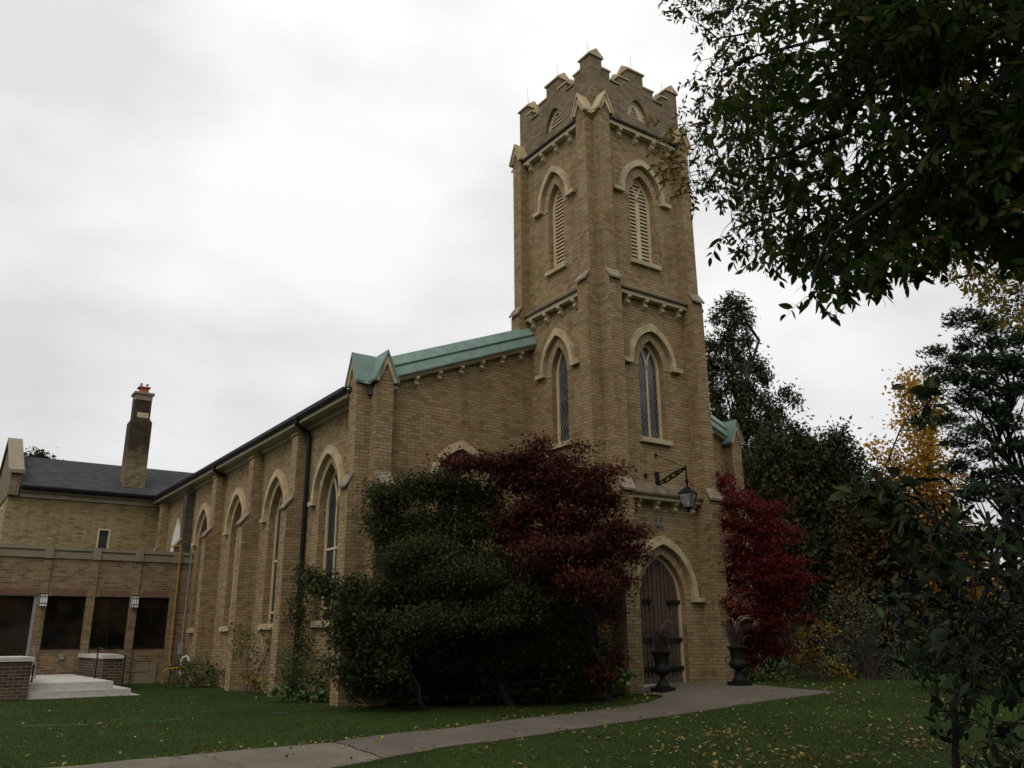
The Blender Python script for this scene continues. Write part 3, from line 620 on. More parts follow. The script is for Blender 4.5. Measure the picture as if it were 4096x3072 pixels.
# corner piers of the front
nave_buttress(FS, 0.225, 0.45, 0.50, 0.38, 5.10, 7.9, sloped=False)
nave_buttress(FF, 0.225, 0.45, 0.50, 0.36, 5.10, 7.9, sloped=False)
nave_buttress(FE, 0.225, 0.45, 0.50, 0.38, 5.10, 7.9, sloped=False)
nave_buttress(FF, NX1-NX0-0.225, 0.45, 0.50, 0.36, 5.10, 7.9, sloped=False)
for F, uc in ((FS, 0.27), (FF, 0.225), (FE, 0.27), (FF, NX1-NX0-0.225)):
    gablet(church, F, uc, 0.345, 7.79, 8.60, 0.46, -0.55, M['copper'], M['stone'], M['brick'], 0.215)
for cx_, s in ((NX0, -1), (NX1, 1)):
    v_ = MB(); v_.add([(cx_+s*0.12, NY0-0.12, 7.70), (cx_+s*0.0, NY0-0.45, 7.76), (cx_-s*0.225, NY0-0.45, 8.58), (cx_-s*0.225, NY0+0.2, 8.58), (cx_+s*0.45, NY0+0.0, 7.76), (cx_+s*0.45, NY0+0.27, 8.58), (cx_-s*0.1, NY0+0.27, 8.58)],
                       [(0, 1, 2, 3), (0, 4, 5, 6)]); v_.build('gablet_valley', M['copper'], church)
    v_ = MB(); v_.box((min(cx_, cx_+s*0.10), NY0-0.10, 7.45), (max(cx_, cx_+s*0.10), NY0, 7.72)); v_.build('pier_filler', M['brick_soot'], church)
# raking coping of the front gable
def rake(x0, x1, s):
    up = SL if s > 0 else -SL
    def sec(x, z, prof): return [(x, q[0], z+q[1]) for q in prof]
    za = 8.02 + SL*((x0 if s > 0 else 2*XC-x0)+4.47); zb_ = 8.02 + SL*((x1 if s > 0 else 2*XC-x1)+4.47)
    def lo(name, prof, mat, par=None):
        m_ = MB(); A = sec(x0, za, prof); B = sec(x1, zb_, prof); n = len(prof)
        m_.add(A+B, [tuple(range(n))[::-1], tuple(range(n, 2*n))]+[(i, (i+1) % n, n+(i+1) % n, n+i) for i in range(n)]); return m_.build(name, mat, par or church)
    o = lo('coping', [(2.845, 0.0), (2.97, 0.27), (3.45, 0.27), (3.45, -0.06), (2.87, -0.06), (2.845, -0.03)], M['copper'])
    lo('upper_coping', [(2.935, 0.285), (2.935, 0.31), (3.14, 0.60), (3.45, 0.50), (3.45, 0.275), (2.975, 0.275)], M['copper'], o)
    lo('moulding', [(2.89, -0.065), (3.098, -0.065), (3.098, -0.17), (2.95, -0.15)], M['soffit'], o)
    return o, za, zb_
oL, _, _ = rake(-4.62, -0.002, 1); oR, _, _ = rake(8.10, 3.532, -1)
for i in range(1):
    for k, x in enumerate((-4.42, -3.81, -3.12, -2.44, -1.77, -1.08, -0.44)):
        corbel(FF, x-NX0, 8.02+SL*(x+4.47)-0.13, oL, 0.11, 0.92)
for x in (4.0, 4.65, 5.33, 6.0, 6.67, 7.35): corbel(FF, x-NX0, 8.02+SL*(2*XC-x+4.47)-0.13, oR, 0.11, 0.92)

# small cellar hatch in the front wall behind the maples
h_ = MB(); FF.box(h_, 2.45, 3.05, 0.2, 0.85, 0.002, 0.06); h_.build('cellar_hatch', M['band'], church)

# ------------------------------------------------------------------ wing behind, with chimney
wing = thing('church_wing', 'yellow brick cross wing with dark shingle roof and stone-capped gable at far left', 'building', (-7, 25, 0))
FW = Frame((-11.1, 24.6, 0), (1, 0, 0), (0, -1, 0))
mb = MB(); FW.panel(mb, [(0, 0), (6.04, 0), (6.04, 7.75), (0, 7.75)], [[(3.55, 5.0), (4.05, 5.0), (4.05, 6.27), (3.55, 6.27)]], 0.12)
FWL = Frame((-11.1, 24.6, 0), (0, 1, 0), (-1, 0, 0)); FWL.panel(mb, [(0, 0), (7, 0), (7, 7.75), (3.4, 9.6), (0, 7.75)])
FWB = Frame((-11.1, 31.6, 0), (1, 0, 0), (0, 1, 0)); FWB.panel(mb, [(0, 0), (22, 0), (22, 7.75), (0, 7.75)]); FWR = Frame((10.9, 24.6, 0), (0, 1, 0), (1, 0, 0)); FWR.panel(mb, [(0, 0), (7, 0), (7, 7.75), (3.4, 9.6), (0, 7.75)])
mb.build('wall', M['brick_yellow'], wing)
r_ = MB()
r_.prism([(0, 24.2, 7.72), (0, 28.0, 9.60), (0, 31.9, 7.72), (0, 31.9, 7.84), (0, 28.0, 9.72), (0, 24.2, 7.84)], (-10.75, 0, 0), (10.9, 0, 0)); r_.build('roof', M['roof'], wing)
e_ = MB(); e_.box((-10.7, 24.22, 7.60), (NX0-0.6, 24.26, 7.72)); e_.box((-10.7, 24.26, 7.58), (NX0, 24.598, 7.62)); e_.box((-10.7, 24.50, 7.38), (NX0, 24.598, 7.58)); e_.build('eaves_board', M['soffit'], wing)
g_ = MB(); g_.prism([(0, 24.10, 7.68), (0, 24.14, 7.62), (0, 24.2, 7.62), (0, 24.2, 7.76), (0, 24.08, 7.77)], (-10.7, 0, 0), (NX0-0.5, 0, 0)); g_.build('gutter', M['black'], wing)
p_ = MB(); p_.prism([(0, 24.35, 7.4), (0, 24.35, 8.35), (0, 26.5, 9.55), (0, 28.0, 10.35), (0, 30.2, 9.2), (0, 31.8, 8.3), (0, 31.8, 7.4)], (-11.14, 0, 0), (-10.76, 0, 0)); pp = p_.build('gable_parapet', M['brick_grey'], wing)
c_ = MB()
c_.prism([(0, 24.2, 8.30), (0, 24.2, 8.45), (0, 24.75, 8.62), (0, 28.0, 10.50), (0, 31.9, 8.45), (0, 31.9, 8.30), (0, 28.0, 10.36), (0, 24.6, 8.42)], (-11.24, 0, 0), (-10.66, 0, 0)); c_.build('coping', M['band'], pp)
f_ = MB(); FW.box(f_, 3.55, 3.62, 5.0, 6.27, -0.1, 0.01); FW.box(f_, 3.98, 4.05, 5.0, 6.27, -0.1, 0.01); FW.box(f_, 3.62, 3.98, 6.20, 6.27, -0.1, 0.01); wf = f_.build('window', M['paint'], wing)
g_ = MB(); FW.box(g_, 3.62, 3.98, 5.0, 6.20, -0.11, -0.09); g_.build('pane', M['lead_dark'], wf)
for k in range(3):
    f_ = MB(); u0 = 1.0+k*1.3; inn = [(u0+0.8, 5.2), (u0+0.8, 7.0), (u0+0.1, 7.0), (u0+0.1, 5.2), (u0+0.8, 5.2)]; oo = [(u0+0.9, 5.1), (u0+0.9, 7.1), (u0, 7.1), (u0, 5.1), (u0+0.9, 5.1)]
    ring(FWL, f_, inn, oo, 0.002, 0.06); wf = f_.build('window', M['paint'], wing); g_ = MB(); FWL.box(g_, u0+0.1, u0+0.8, 5.2, 7.0, 0.0, 0.02); g_.build('pane', M['glass'], wf)
# chimney
ch = MB(); ch.box((-7.0, 25.0, 7.9), (-5.80, 25.75, 8.1)); ch.v = []; ch.f = []
def taper(mb, x0, x1, y0, y1, z0, X0, X1, Y0, Y1, z1):
    mb.add([(x0,y0,z0),(x1,y0,z0),(x1,y1,z0),(x0,y1,z0),(X0,Y0,z1),(X1,Y0,z1),(X1,Y1,z1),(X0,Y1,z1)], [(3,2,1,0),(4,5,6,7),(0,1,5,4),(1,2,6,5),(2,3,7,6),(3,0,4,7)])
ch.box((-6.72, 25.0, 7.6), (-5.80, 25.9, 11.30)); taper(ch, -6.72, -5.80, 25.0, 25.9, 11.30, -6.62, -5.90, 25.1, 25.8, 11.48); ch.box((-6.62, 25.1, 11.48), (-5.90, 25.8, 12.45))
m_, nt_, b_ = newmat('chimney_brick_graded')
# the brick is sooty on the upper stack and clean near the roof (soot stain with its own outline)
base = brick('chimney_brick', [(0, (0.13, 0.10, 0.06)), (0.5, (0.20, 0.155, 0.08)), (1, (0.25, 0.195, 0.105))], (0.10, 0.08, 0.06), stain=0.4)
nt_ = base.node_tree; pb = nt_.nodes['Principled BSDF']; lk = pb.inputs['Base Color'].links[0]; src = lk.from_socket
geo_ = nt_.nodes.new('ShaderNodeNewGeometry'); sp_ = nt_.nodes.new('ShaderNodeSeparateXYZ'); nt_.links.new(geo_.outputs['Position'], sp_.inputs[0])
nn = noise(nt_, 3, 5, geo_.outputs['Position']); ma = nt_.nodes.new('ShaderNodeMath'); ma.operation = 'MULTIPLY_ADD'; nt_.links.new(nn.outputs[0], ma.inputs[0]); ma.inputs[1].default_value = 1.2; nt_.links.new(sp_.outputs[2], ma.inputs[2])
mr_ = nt_.nodes.new('ShaderNodeMapRange'); mr_.inputs[1].default_value = 9.7; mr_.inputs[2].default_value = 10.8; nt_.links.new(ma.outputs[0], mr_.inputs[0])
nt_.links.new(mixc(nt_, src, mixc(nt_, src, (0.24, 0.23, 0.22), 1.0, 'MULTIPLY'), mr_.outputs[0]), pb.inputs['Base Color'])
bpy.data.materials.remove(m_)
chim = ch.build('chimney', base, wing)
c_ = MB(); c_.box((-6.63, 25.09, 12.35), (-5.89, 25.81, 12.62)); c_.box((-6.70, 25.02, 12.62), (-5.82, 25.88, 12.72)); c_.build('cap', M['band'], chim)
c_ = MB(); c_.box((-6.48, 25.07, 11.50), (-5.98, 25.1, 11.74)); c_.build('stone_panel', M['stone'], chim)
c_ = MB(); taper(c_, -6.45, -6.05, 25.25, 25.65, 12.72, -6.42, -6.08, 25.28, 25.62, 12.98); c_.box((-6.52, 25.18, 12.98), (-6.0, 25.72, 13.03)); c_.build('flue', M['terracotta'], chim)
for x in (-6.38, -6.12):
    c_ = MB(); c_.lathe([(0.03, 0), (0.03, 0.10), (0.06, 0.11), (0.06, 0.2), (0.02, 0.22)], (x, 25.45, 13.03), 8); c_.build('vent_cowl', M['galv'], chim)

# ------------------------------------------------------------------ flat-roofed annex
annex = thing('church_annex', 'low flat-roofed brown brick annex with grey concrete band, joining the church on the left', 'building', (-8, 18.4, 0))
FA = Frame((-16.0, 18.4, 0), (1, 0, 0), (0, -1, 0)); AX = 16.0
win = [(-9.84, -8.60), (-8.33, -7.15), (-6.87, -5.76)]
hol = [[(a+AX, 1.33), (b+AX, 1.33), (b+AX, 3.12), (a+AX, 3.12)] for a, b in win]+[[(-11.6+AX, 0.56), (-10.14+AX, 0.56), (-10.14+AX, 3.18), (-11.6+AX, 3.18)], [(-13.6+AX, 1.33), (-12.0+AX, 1.33), (-12.0+AX, 3.12), (-13.6+AX, 3.12)]]
mb = MB(); FA.panel(mb, [(0, -0.3), (AX-5.05, -0.3), (AX-5.05, 4.42), (0, 4.42)], hol, 0.16); mb.box((-16, 18.62, -0.3), (-15.8, 24.6, 4.42)); mb.build('wall', M['brick_red'], annex)
c_ = MB(); c_.box((-16.05, 18.34, 4.42), (-5.055, 18.75, 4.64)); c_.box((-16.05, 18.36, 4.64), (-5.055, 18.75, 4.70)); c_.box((-16.05, 18.30, 4.70), (-5.055, 18.75, 4.82)); c_.build('parapet_band', M['band'], annex)
c_ = MB(); c_.box((-16, 18.75, 4.3), (-5.06, 24.59, 4.4)); c_.build('flat_roof', M['roof'], annex)
for x in (-11.75, -10.0, -8.46, -7.01, -5.63):
    p_ = MB(); FA.box(p_, x-0.125+AX, x+0.125+AX, -0.3, 4.40, 0.002, 0.055); po = p_.build('pilaster', M['brick_red'], annex)
    c_ = MB(); FA.box(c_, x-0.14+AX, x+0.14+AX, 4.401, 4.83, 0.062, 0.125); c_.build('pilaster_cap', M['band'], po)
so = MB()
for x in np.arange(-11.6, -5.76, 0.085):
    if all(abs(x-q) > 0.19 for q in (-11.75, -10.0, -8.46, -7.01, -5.63)): so.prism([FA.p(x+0.006+AX, 3.13, 0), FA.p(x+0.079+AX, 3.13, 0), FA.p(x+0.079+AX, 3.34, 0), FA.p(x+0.006+AX, 3.34, 0)], FA.n*0.001, FA.n*0.012)
so.build('soldier_course', plain('soldier_brick', (0.19, 0.105, 0.07), 0.9, 0.2, 20), annex)
for k, (a, b) in enumerate(win):
    f_ = MB(); inn = [(b-0.04+AX, 1.40), (b-0.04+AX, 3.08), (a+0.04+AX, 3.08), (a+0.04+AX, 1.40), (b-0.04+AX, 1.40)]; oo = [(b+AX, 1.34), (b+AX, 3.12), (a+AX, 3.12), (a+AX, 1.34), (b+AX, 1.34)]
    ring(FA, f_, inn, oo, -0.14, -0.08)
    if k > 0: FA.box(f_, (a+b)/2-0.02+AX, (a+b)/2+0.02+AX, 1.40, 3.08, -0.13, -0.09)
    FA.box(f_, a+AX, b+AX, 1.33, 1.37, -0.08, 0.03)
    wf = f_.build('window', M['black'], annex); g_ = MB(); FA.box(g_, a+0.03+AX, b-0.03+AX, 1.39, 3.09, -0.13, -0.12); g_.build('pane', M['glass'], wf)
f_ = MB(); ring(FA, f_, [(-10.24+AX, 0.57), (-10.24+AX, 3.10), (-11.5+AX, 3.10), (-11.5+AX, 0.57)], [(-10.14+AX, 0.57), (-10.14+AX, 3.18), (-11.6+AX, 3.18), (-11.6+AX, 0.57)], -0.14, -0.06)
do = f_.build('door', M['galv'], annex); g_ = MB(); FA.box(g_, -11.5+AX, -10.24+AX, 0.6, 3.10, -0.12, -0.10); g_.build('pane', M['glass'], do)
h_ = MB(); h_.tube([FA.p(-11.3+AX, 1.85, -0.10), FA.p(-11.3+AX, 1.85, 0.0), FA.p(-11.3+AX, 1.5, 0.0), FA.p(-11.3+AX, 1.5, -0.10)], 0.02, 6); h_.build('handle', M['galv'], do)
for x, lb in ((-9.97, 'framed milky wall lamp beside the glass door'), (-7.0, 'framed milky wall lamp between the two right-hand annex windows')):
    lt = thing('wall_lamp', lb, 'wall lamp', (x, 18.3, 2.95), 'square wall lamps on the annex pilasters')
    b_ = MB(); FA.box(b_, x-0.11+AX, x+0.11+AX, 2.76, 3.16, 0.06, 0.20); b_.build('lamp_glass', M['milk'], lt)
    b_ = MB()
    for dx in (-0.115, -0.04, 0.04, 0.115): FA.box(b_, x+dx-0.006+AX, x+dx+0.006+AX, 2.75, 3.17, 0.201, 0.215)
    for z in (2.75, 2.86, 3.08, 3.17): FA.box(b_, x-0.125+AX, x+0.125+AX, z-0.01, z+0.01, 0.203, 0.218)
    FA.box(b_, x-0.125+AX, x+0.125+AX, 3.165, 3.185, 0.06, 0.22); b_.build('lamp_frame', M['black'], lt)
# small square lamp under the window, utility cover
b_ = MB(); FA.box(b_, -9.23+AX, -9.08+AX, 1.0, 1.12, 0.001, 0.10); FA.box(b_, -9.25+AX, -9.06+AX, 1.12, 1.14, 0.001, 0.12); tag(b_.build('floodlight', M['galv']), 'small grey floodlight low on the brown brick wall above the porch', 'light')
b_ = MB(); FA.box(b_, -6.70+AX, -5.98+AX, 0.0, 0.80, 0.001, 0.05); tag(b_.build('access_panel', M['band']), 'grey access panel at the foot of the annex wall', 'panel')
# gas pipe
g_ = MB(); P = [(-5.98, 18.28, 5.02), (-5.62, 18.28, 5.06), (-5.58, 18.26, 5.0), (-5.58, 18.26, 0.95), (-5.55, 18.2, 0.72), (-5.45, 18.1, 0.66)]
g_.tube([(-5.98, 18.6, 4.82)]+P, 0.023, 8); g_.tube([(-5.1, 17.7, 0.64), (-5.75, 17.7, 0.62), (-5.88, 17.7, 0.54), (-5.9, 17.7, 0.1)], 0.036, 8); tag(g_.build('gas_pipe', M['yellow']), 'bright yellow gas pipe climbing the annex wall to its roof', 'pipe')
g_ = MB(); g_.tube([(-5.12, 18.2, 4.9), (-5.12, 18.2, 5.05), (-5.17, 18.2, 5.08), (-5.22, 18.2, 5.02), (-5.2, 18.15, 4.6), (-5.25, 18.1, 0.9)], 0.022, 6); g_.box((-5.36, 17.98, 1.1), (-5.22, 18.1, 1.5)); tag(g_.build('conduit', M['galv']), 'thin grey conduit with a meter in the corner between annex and church', 'conduit')
g_ = MB(); g_.tube([(-5.35, 17.5, 0.3), (-5.35, 17.5, 0.85), (-5.32, 17.45, 1.0), (-5.22, 17.4, 1.05), (-5.14, 17.35, 0.98), (-5.12, 17.3, 0.85)], 0.035, 8); tag(g_.build('vent_pipe', M['white']), 'white hooked vent pipe above the bush beside the annex', 'pipe')

# ------------------------------------------------------------------ porch: platform, steps, planter, rails
def gpt(px, py, z):
    v = ray(px, py); return CAM+v*((z-CAM[2])/v[2])
porch = thing('porch_steps', 'pale concrete landing and steps in front of the annex door', 'steps', (-9.8, 13, 0))
k_ = 0.2712
A0 = gpt(390*k_, 2600+490*k_, 0.50); A1 = gpt(1730*k_, 2600+470*k_, 0.50)
s_ = MB(); xr = A1[0]; yf = (A0[1]+A1[1])/2
s_.box((-10.95, yf, -0.1), (xr, 18.34, 0.505)); s_.build('landing', M['concrete'], porch)
B1 = gpt(1935*k_, 2600+570*k_, 0.30)
s_ = MB(); s_.box((-10.95, B1[1], -0.1), (B1[0], yf-0.002, 0.305)); s_.box((xr+0.002, yf-0.002, -0.1), (B1[0], yf+2.2, 0.305)); s_.build('step', M['concrete'], porch)
C1 = gpt(2070*k_, 2600+660*k_, 0.13)
s_ = MB(); s_.box((-11.6, C1[1]-0.05, -0.1), (C1[0]-0.15, B1[1]-0.002, 0.135)); s_.box((B1[0]+0.002, B1[1]-0.002, -0.1), (C1[0], B1[1]+2.0, 0.13)); s_.build('paving_pad', M['concrete'], porch)
# brick parapet on the landing
W0 = gpt(1500*k_, 2600+410*k_, 0.505)
def ystep(px, py, y):
    v = ray(px, py); return CAM+v*((y-CAM[1])/v[1])
Wt = ystep(1530*k_, 2600+128*k_, W0[1]); We = ystep(1850*k_, 2600+90*k_, W0[1])
pw = thing('planter_wall', 'low reddish brick wall with a pale cap on the right of the landing', 'wall', (W0[0], W0[1], 0.5), 'low capped brick walls by the annex steps')
s_ = MB(); s_.box((W0[0], W0[1], 0.0), (We[0]-0.05, 18.3, Wt[2])); s_.build('wall', M['brick_dark'], pw)
s_ = MB(); s_.box((W0[0]-0.06, W0[1]-0.06, Wt[2]), (We[0], 18.34, Wt[2]+0.12)); s_.build('cap', M['concrete'], pw)
Q0 = ystep(400*k_, 2600+700*k_, B1[1]-0.08); qt = ystep(440*k_, 2600+168*k_, Q0[1]); qc = ystep(450*k_, 2600+105*k_, Q0[1])
pw = thing('planter_wall', 'dark brown brick wall with a pale cap at the left edge, lowest corner of the photo steps', 'wall', (Q0[0], Q0[1], 0), 'low capped brick walls by the annex steps')
pw['label'] = 'dark brown brick wall with a pale cap left of the steps, cut by the photo edge'
s_ = MB(); s_.box((-17, Q0[1], -0.2), (Q0[0], Q0[1]+3.2, qt[2])); s_.build('wall', M['brick_dark'], pw)
s_ = MB(); s_.box((-17.05, Q0[1]-0.05, qt[2]), (Q0[0]+0.05, Q0[1]+3.25, qc[2])); s_.build('cap', M['concrete'], pw)
# railings
r1b = gpt(1395*k_, 2600+420*k_, 0.505); t1 = ystep(725*0.5424, 2000+1085*0.5424, r1b[1]); r2b = gpt(1795*k_, 2600+525*k_, 0.305); t2 = ystep(920*0.5424, 2000+1140*0.5424, r2b[1])
hr = thing('handrail', 'thin dark metal handrail on two posts to the right of the steps', 'handrail', tuple(r1b))
p_ = MB(); p_.tube([r1b, (r1b[0], r1b[1], t1[2])], 0.022, 6); p_.build('post', M['black'], hr)
p_ = MB(); p_.tube([r2b, (r2b[0], r2b[1], t2[2])], 0.025, 6); p_.build('post', M['black'], hr)
e1 = ystep(1010*0.5424, 2000+1190*0.5424, r2b[1]-0.3); e2 = ystep(1100*0.5424, 2000+1190*0.5424, r2b[1]-0.4); e3 = ystep(1095*0.5424, 2000+1268*0.5424, r2b[1]-0.4); e4 = ystep(925*0.5424, 2000+1270*0.5424, r2b[1])
p_ = MB(); p_.tube([(r1b[0], r1b[1], t1[2]-0.02), (r2b[0], r2b[1], t2[2]-0.02), e1, e2, e3, e4], 0.018, 6); p_.build('rail', M['black'], hr)
lb_ = gpt(215*0.5424, 2000+1455*0.5424, 0.12); lt_ = ystep(285*0.5424, 2000+700*0.5424, lb_[1]+4)
hr = thing('handrail', 'grey handrail post standing beside the dark brick wall left of the steps', 'handrail', tuple(lb_))
p_ = MB(); lz = ystep(240*0.5424, 2000+1215*0.5424, lb_[1]); p_.tube([lb_, (lb_[0], lb_[1], lz[2])], 0.025, 6); p_.build('post', M['black'], hr)
q5 = ystep(245*0.5424, 2000+1080*0.5424, lb_[1]+2.5); q6 = ystep(255*0.5424, 2000+1215*0.5424, lb_[1]+2.5)
p_ = MB(); p_.tube([(lb_[0], lb_[1], lz[2]), (q6[0], q6[1], q6[2]), (q5[0], q5[1], q5[2])], 0.025, 6); p_.tube([(q6[0]+0.05, q6[1], q6[2]-0.6), (q6[0]+0.05, q6[1], q6[2])], 0.03, 6); p_.build('rail', M['galv'], hr)


# ------------------------------------------------------------------ lantern on a bracket
BX = 1.72; lan = thing('lantern', 'black four-sided glazed lantern hung from a scrolled iron bracket over the door', 'lantern', (BX, -1.0, 4.9))
b_ = MB(); FR.box(b_, BX-0.06, BX+0.06, 5.28, 5.68, 0.002, 0.05); b_.build('wall_plate', M['iron'], lan)
b_ = MB(); b_.tube([(BX, -0.05, 5.40), (BX, -0.3, 5.46), (BX, -0.6, 5.56), (BX, -1.05, 5.63)], 0.022, 6); b_.tube([(BX, -0.05, 5.34), (BX, -0.35, 5.37), (BX, -0.7, 5.48), (BX, -1.05, 5.61)], 0.02, 6)
for y, z in ((-0.28, 5.42), (-0.5, 5.47), (-0.72, 5.53)): b_.lathe([(0, -0.055), (0.045, -0.03), (0.045, 0.03), (0, 0.055)], (BX, y, z), 8)
b_.tube([(BX, -1.05, 5.70), (BX, -1.05, 5.30), (BX, -1.05, 5.12)], [0.02, 0.03, 0.025], 6); b_.lathe([(0, -0.05), (0.05, -0.02), (0.05, 0.03), (0, 0.06)], (BX, -1.05, 5.28), 8); b_.build('bracket', M['iron'], lan)
b_ = MB(); b_.tube([(BX, -1.05, 5.63), (BX, -0.02, 6.14)], 0.009, 5); b_.tube([(BX, -1.05, 5.64), (1.31, -0.02, 5.55)], 0.007, 5)
b_.box((BX-0.03, -0.04, 6.10), (BX+0.03, -0.002, 6.18)); b_.box((1.27, -0.04, 5.50), (1.35, -0.002, 5.60)); b_.build('stay', M['iron'], lan)
cx_, cy_ = BX, -1.05; za, zb_, zt_ = 4.62, 4.98, 5.14; a0, a1 = 0.095, 0.18
rot = R(20)
def sq(a, z): return [(cx_+a*math.cos(rot+R(45+90*i))*1.414, cy_+a*math.sin(rot+R(45+90*i))*1.414, z) for i in range(4)]
b_ = MB(); b_.add(sq(a0-0.005, za)+sq(a1-0.008, zb_), [(0, 1, 5, 4), (1, 2, 6, 5), (2, 3, 7, 6), (3, 0, 4, 7)]); b_.build('glass', M['clear'], lan)
b_ = MB(); lo_, hi_ = sq(a0, za), sq(a1, zb_)
for i in range(4):
    b_.tube([lo_[i], hi_[i]], 0.012, 5); b_.tube([lo_[i], lo_[(i+1) % 4]], 0.012, 5); b_.tube([hi_[i], hi_[(i+1) % 4]], 0.016, 5); b_.tube([hi_[i], (cx_, cy_, zt_+0.02)], 0.01, 5)
b_.add(hi_+[(cx_, cy_, zt_)], [(0, 1, 4), (1, 2, 4), (2, 3, 4), (3, 0, 4)]); b_.lathe([(0, -0.12), (0.03, -0.10), (0.05, -0.02), (0.09, 0)], (cx_, cy_, za), 8); b_.build('cage', M['iron'], lan)
b_ = MB(); b_.lathe([(0.02, 0), (0.03, 0.1), (0.045, 0.2), (0.02, 0.3)], (cx_, cy_, za+0.02), 8); b_.build('burner', M['milk'], lan)

# ------------------------------------------------------------------ foliage helpers
SHAPES = {
 'leaf': [(0, 0), (0.17, 0.22), (0.21, 0.5), (0.12, 0.8), (0, 1), (-0.12, 0.8), (-0.21, 0.5), (-0.17, 0.22)],
 'broad': [(0, 0), (0.25, 0.15), (0.34, 0.45), (0.2, 0.8), (0, 1), (-0.2, 0.8), (-0.34, 0.45), (-0.25, 0.15)],
 'leafb': [(0, 0), (0.20, 0.18), (0.27, 0.45), (0.16, 0.78), (0, 1), (-0.16, 0.78), (-0.27, 0.45), (-0.20, 0.18)],
 'star': [(0, -0.1), (0.07, 0.2), (0.42, 0.05), (0.17, 0.36), (0.5, 0.6), (0.13, 0.52), (0, 1), (-0.13, 0.52), (-0.5, 0.6), (-0.17, 0.36), (-0.42, 0.05), (-0.07, 0.2)],
 'quad': [(0, 0), (0.28, 0.45), (0, 1), (-0.28, 0.45)],
 'spray': [(0, 0), (0.10, 0.35), (0.26, 0.7), (0.08, 0.62), (0, 1), (-0.12, 0.6), (-0.28, 0.75), (-0.08, 0.3)],
 'blade': [(-0.06, 0), (0.06, 0), (0, 1)],
 'needle': [(-0.03, 0), (0.03, 0), (0.28, 0.9), (0.1, 0.55), (0, 1), (-0.08, 0.5), (-0.3, 0.85)],
}
def leaves(name, C_, size, shape, mat, parent=None, up=0.5, droop=0.3, dirs=None, curl=0.12):
    C_ = np.asarray(C_, float); n = len(C_); sh = np.array(SHAPES[shape], float); k = len(sh)
    size = np.broadcast_to(size, (n,)) * rng.uniform(0.7, 1.25, n)
    if dirs is None:
        d = rng.normal(size=(n, 3)); d[:, 2] = d[:, 2]*0.6-droop
    else: d = np.asarray(dirs, float)+rng.normal(size=(n, 3))*0.35
    d /= np.linalg.norm(d, axis=1)[:, None]
    nrm = rng.normal(size=(n, 3)); nrm[:, 2] += up*3*np.sign(rng.uniform(-0.1, 1, n)); side = np.cross(nrm, d); side /= (np.linalg.norm(side, axis=1)[:, None]+1e-9)
    nn_ = np.cross(d, side)
    fold = np.abs(sh[:, 0])*0.35 + (sh[:, 1]**2)*(-curl)
    V = C_[:, None, :] + size[:, None, None]*(sh[None, :, 0, None]*side[:, None, :] + sh[None, :, 1, None]*d[:, None, :] + fold[None, :, None]*nn_[:, None, :])
    V = V.reshape(-1, 3)
    org = ORG[parent.name] if parent is not None else np.zeros(3)
    me = bpy.data.meshes.new(name); me.vertices.add(n*k); me.vertices.foreach_set('co', (V-org).astype(np.float32).ravel())
    me.loops.add(n*k); me.loops.foreach_set('vertex_index', np.arange(n*k, dtype=np.int32)); me.polygons.add(n)
    me.polygons.foreach_set('loop_start', np.arange(0, n*k, k, dtype=np.int32)); me.polygons.foreach_set('loop_total', np.full(n, k, dtype=np.int32))
    me.update(calc_edges=True); me.materials.append(mat)
    o = bpy.data.objects.new(name, me); COL.objects.link(o)
    if parent is not None: o.parent = parent
    ORG[o.name] = org; return o
def blob_points(blobs, per, cl=26, flat=0.35, csize=0.28, shell=0.55):
    """blobs: (centre, (rx,ry,rz)); leaves are gathered in flat clumps spread through the shell"""
    out, cc = [], []
    for c, r_ in blobs:
        r_ = np.array(r_, float); vol = (r_[0]*r_[1]*r_[2])**(1/3); nc = max(4, int(per*vol**2/cl))
        u = rng.normal(size=(nc, 3)); u /= np.linalg.norm(u, axis=1)[:, None]; rad = rng.uniform(shell, 1.03, nc)
        cen = np.array(c)+u*rad[:, None]*r_; cc.append(cen)
        m_ = rng.integers(int(cl*0.5), int(cl*1.5), nc)
        for q, k in zip(cen, m_):
            out.append(q+rng.normal(size=(k, 3))*np.array([csize, csize, csize*flat])*rng.uniform(0.6, 1.3))
    return np.concatenate(out), np.concatenate(cc)
def pxblobs(rows, dist, depth=1.0, jit=0.25):
    """rows of (px, py, rx_px, ry_px) at a horizontal distance -> ellipsoids of real size"""
    bl = []
    for row in rows:
        px, py, rx, ry = row[:4]; dd = dist+(row[4] if len(row) > 4 else random.uniform(-jit, jit)*rx/FPX*dist*1.3)
        c = at(px, py, dd); s_ = dd/FPX*1.05; bl.append((c, (rx*s_, max(rx, ry)*s_*depth*0.9, ry*s_)))
    return bl
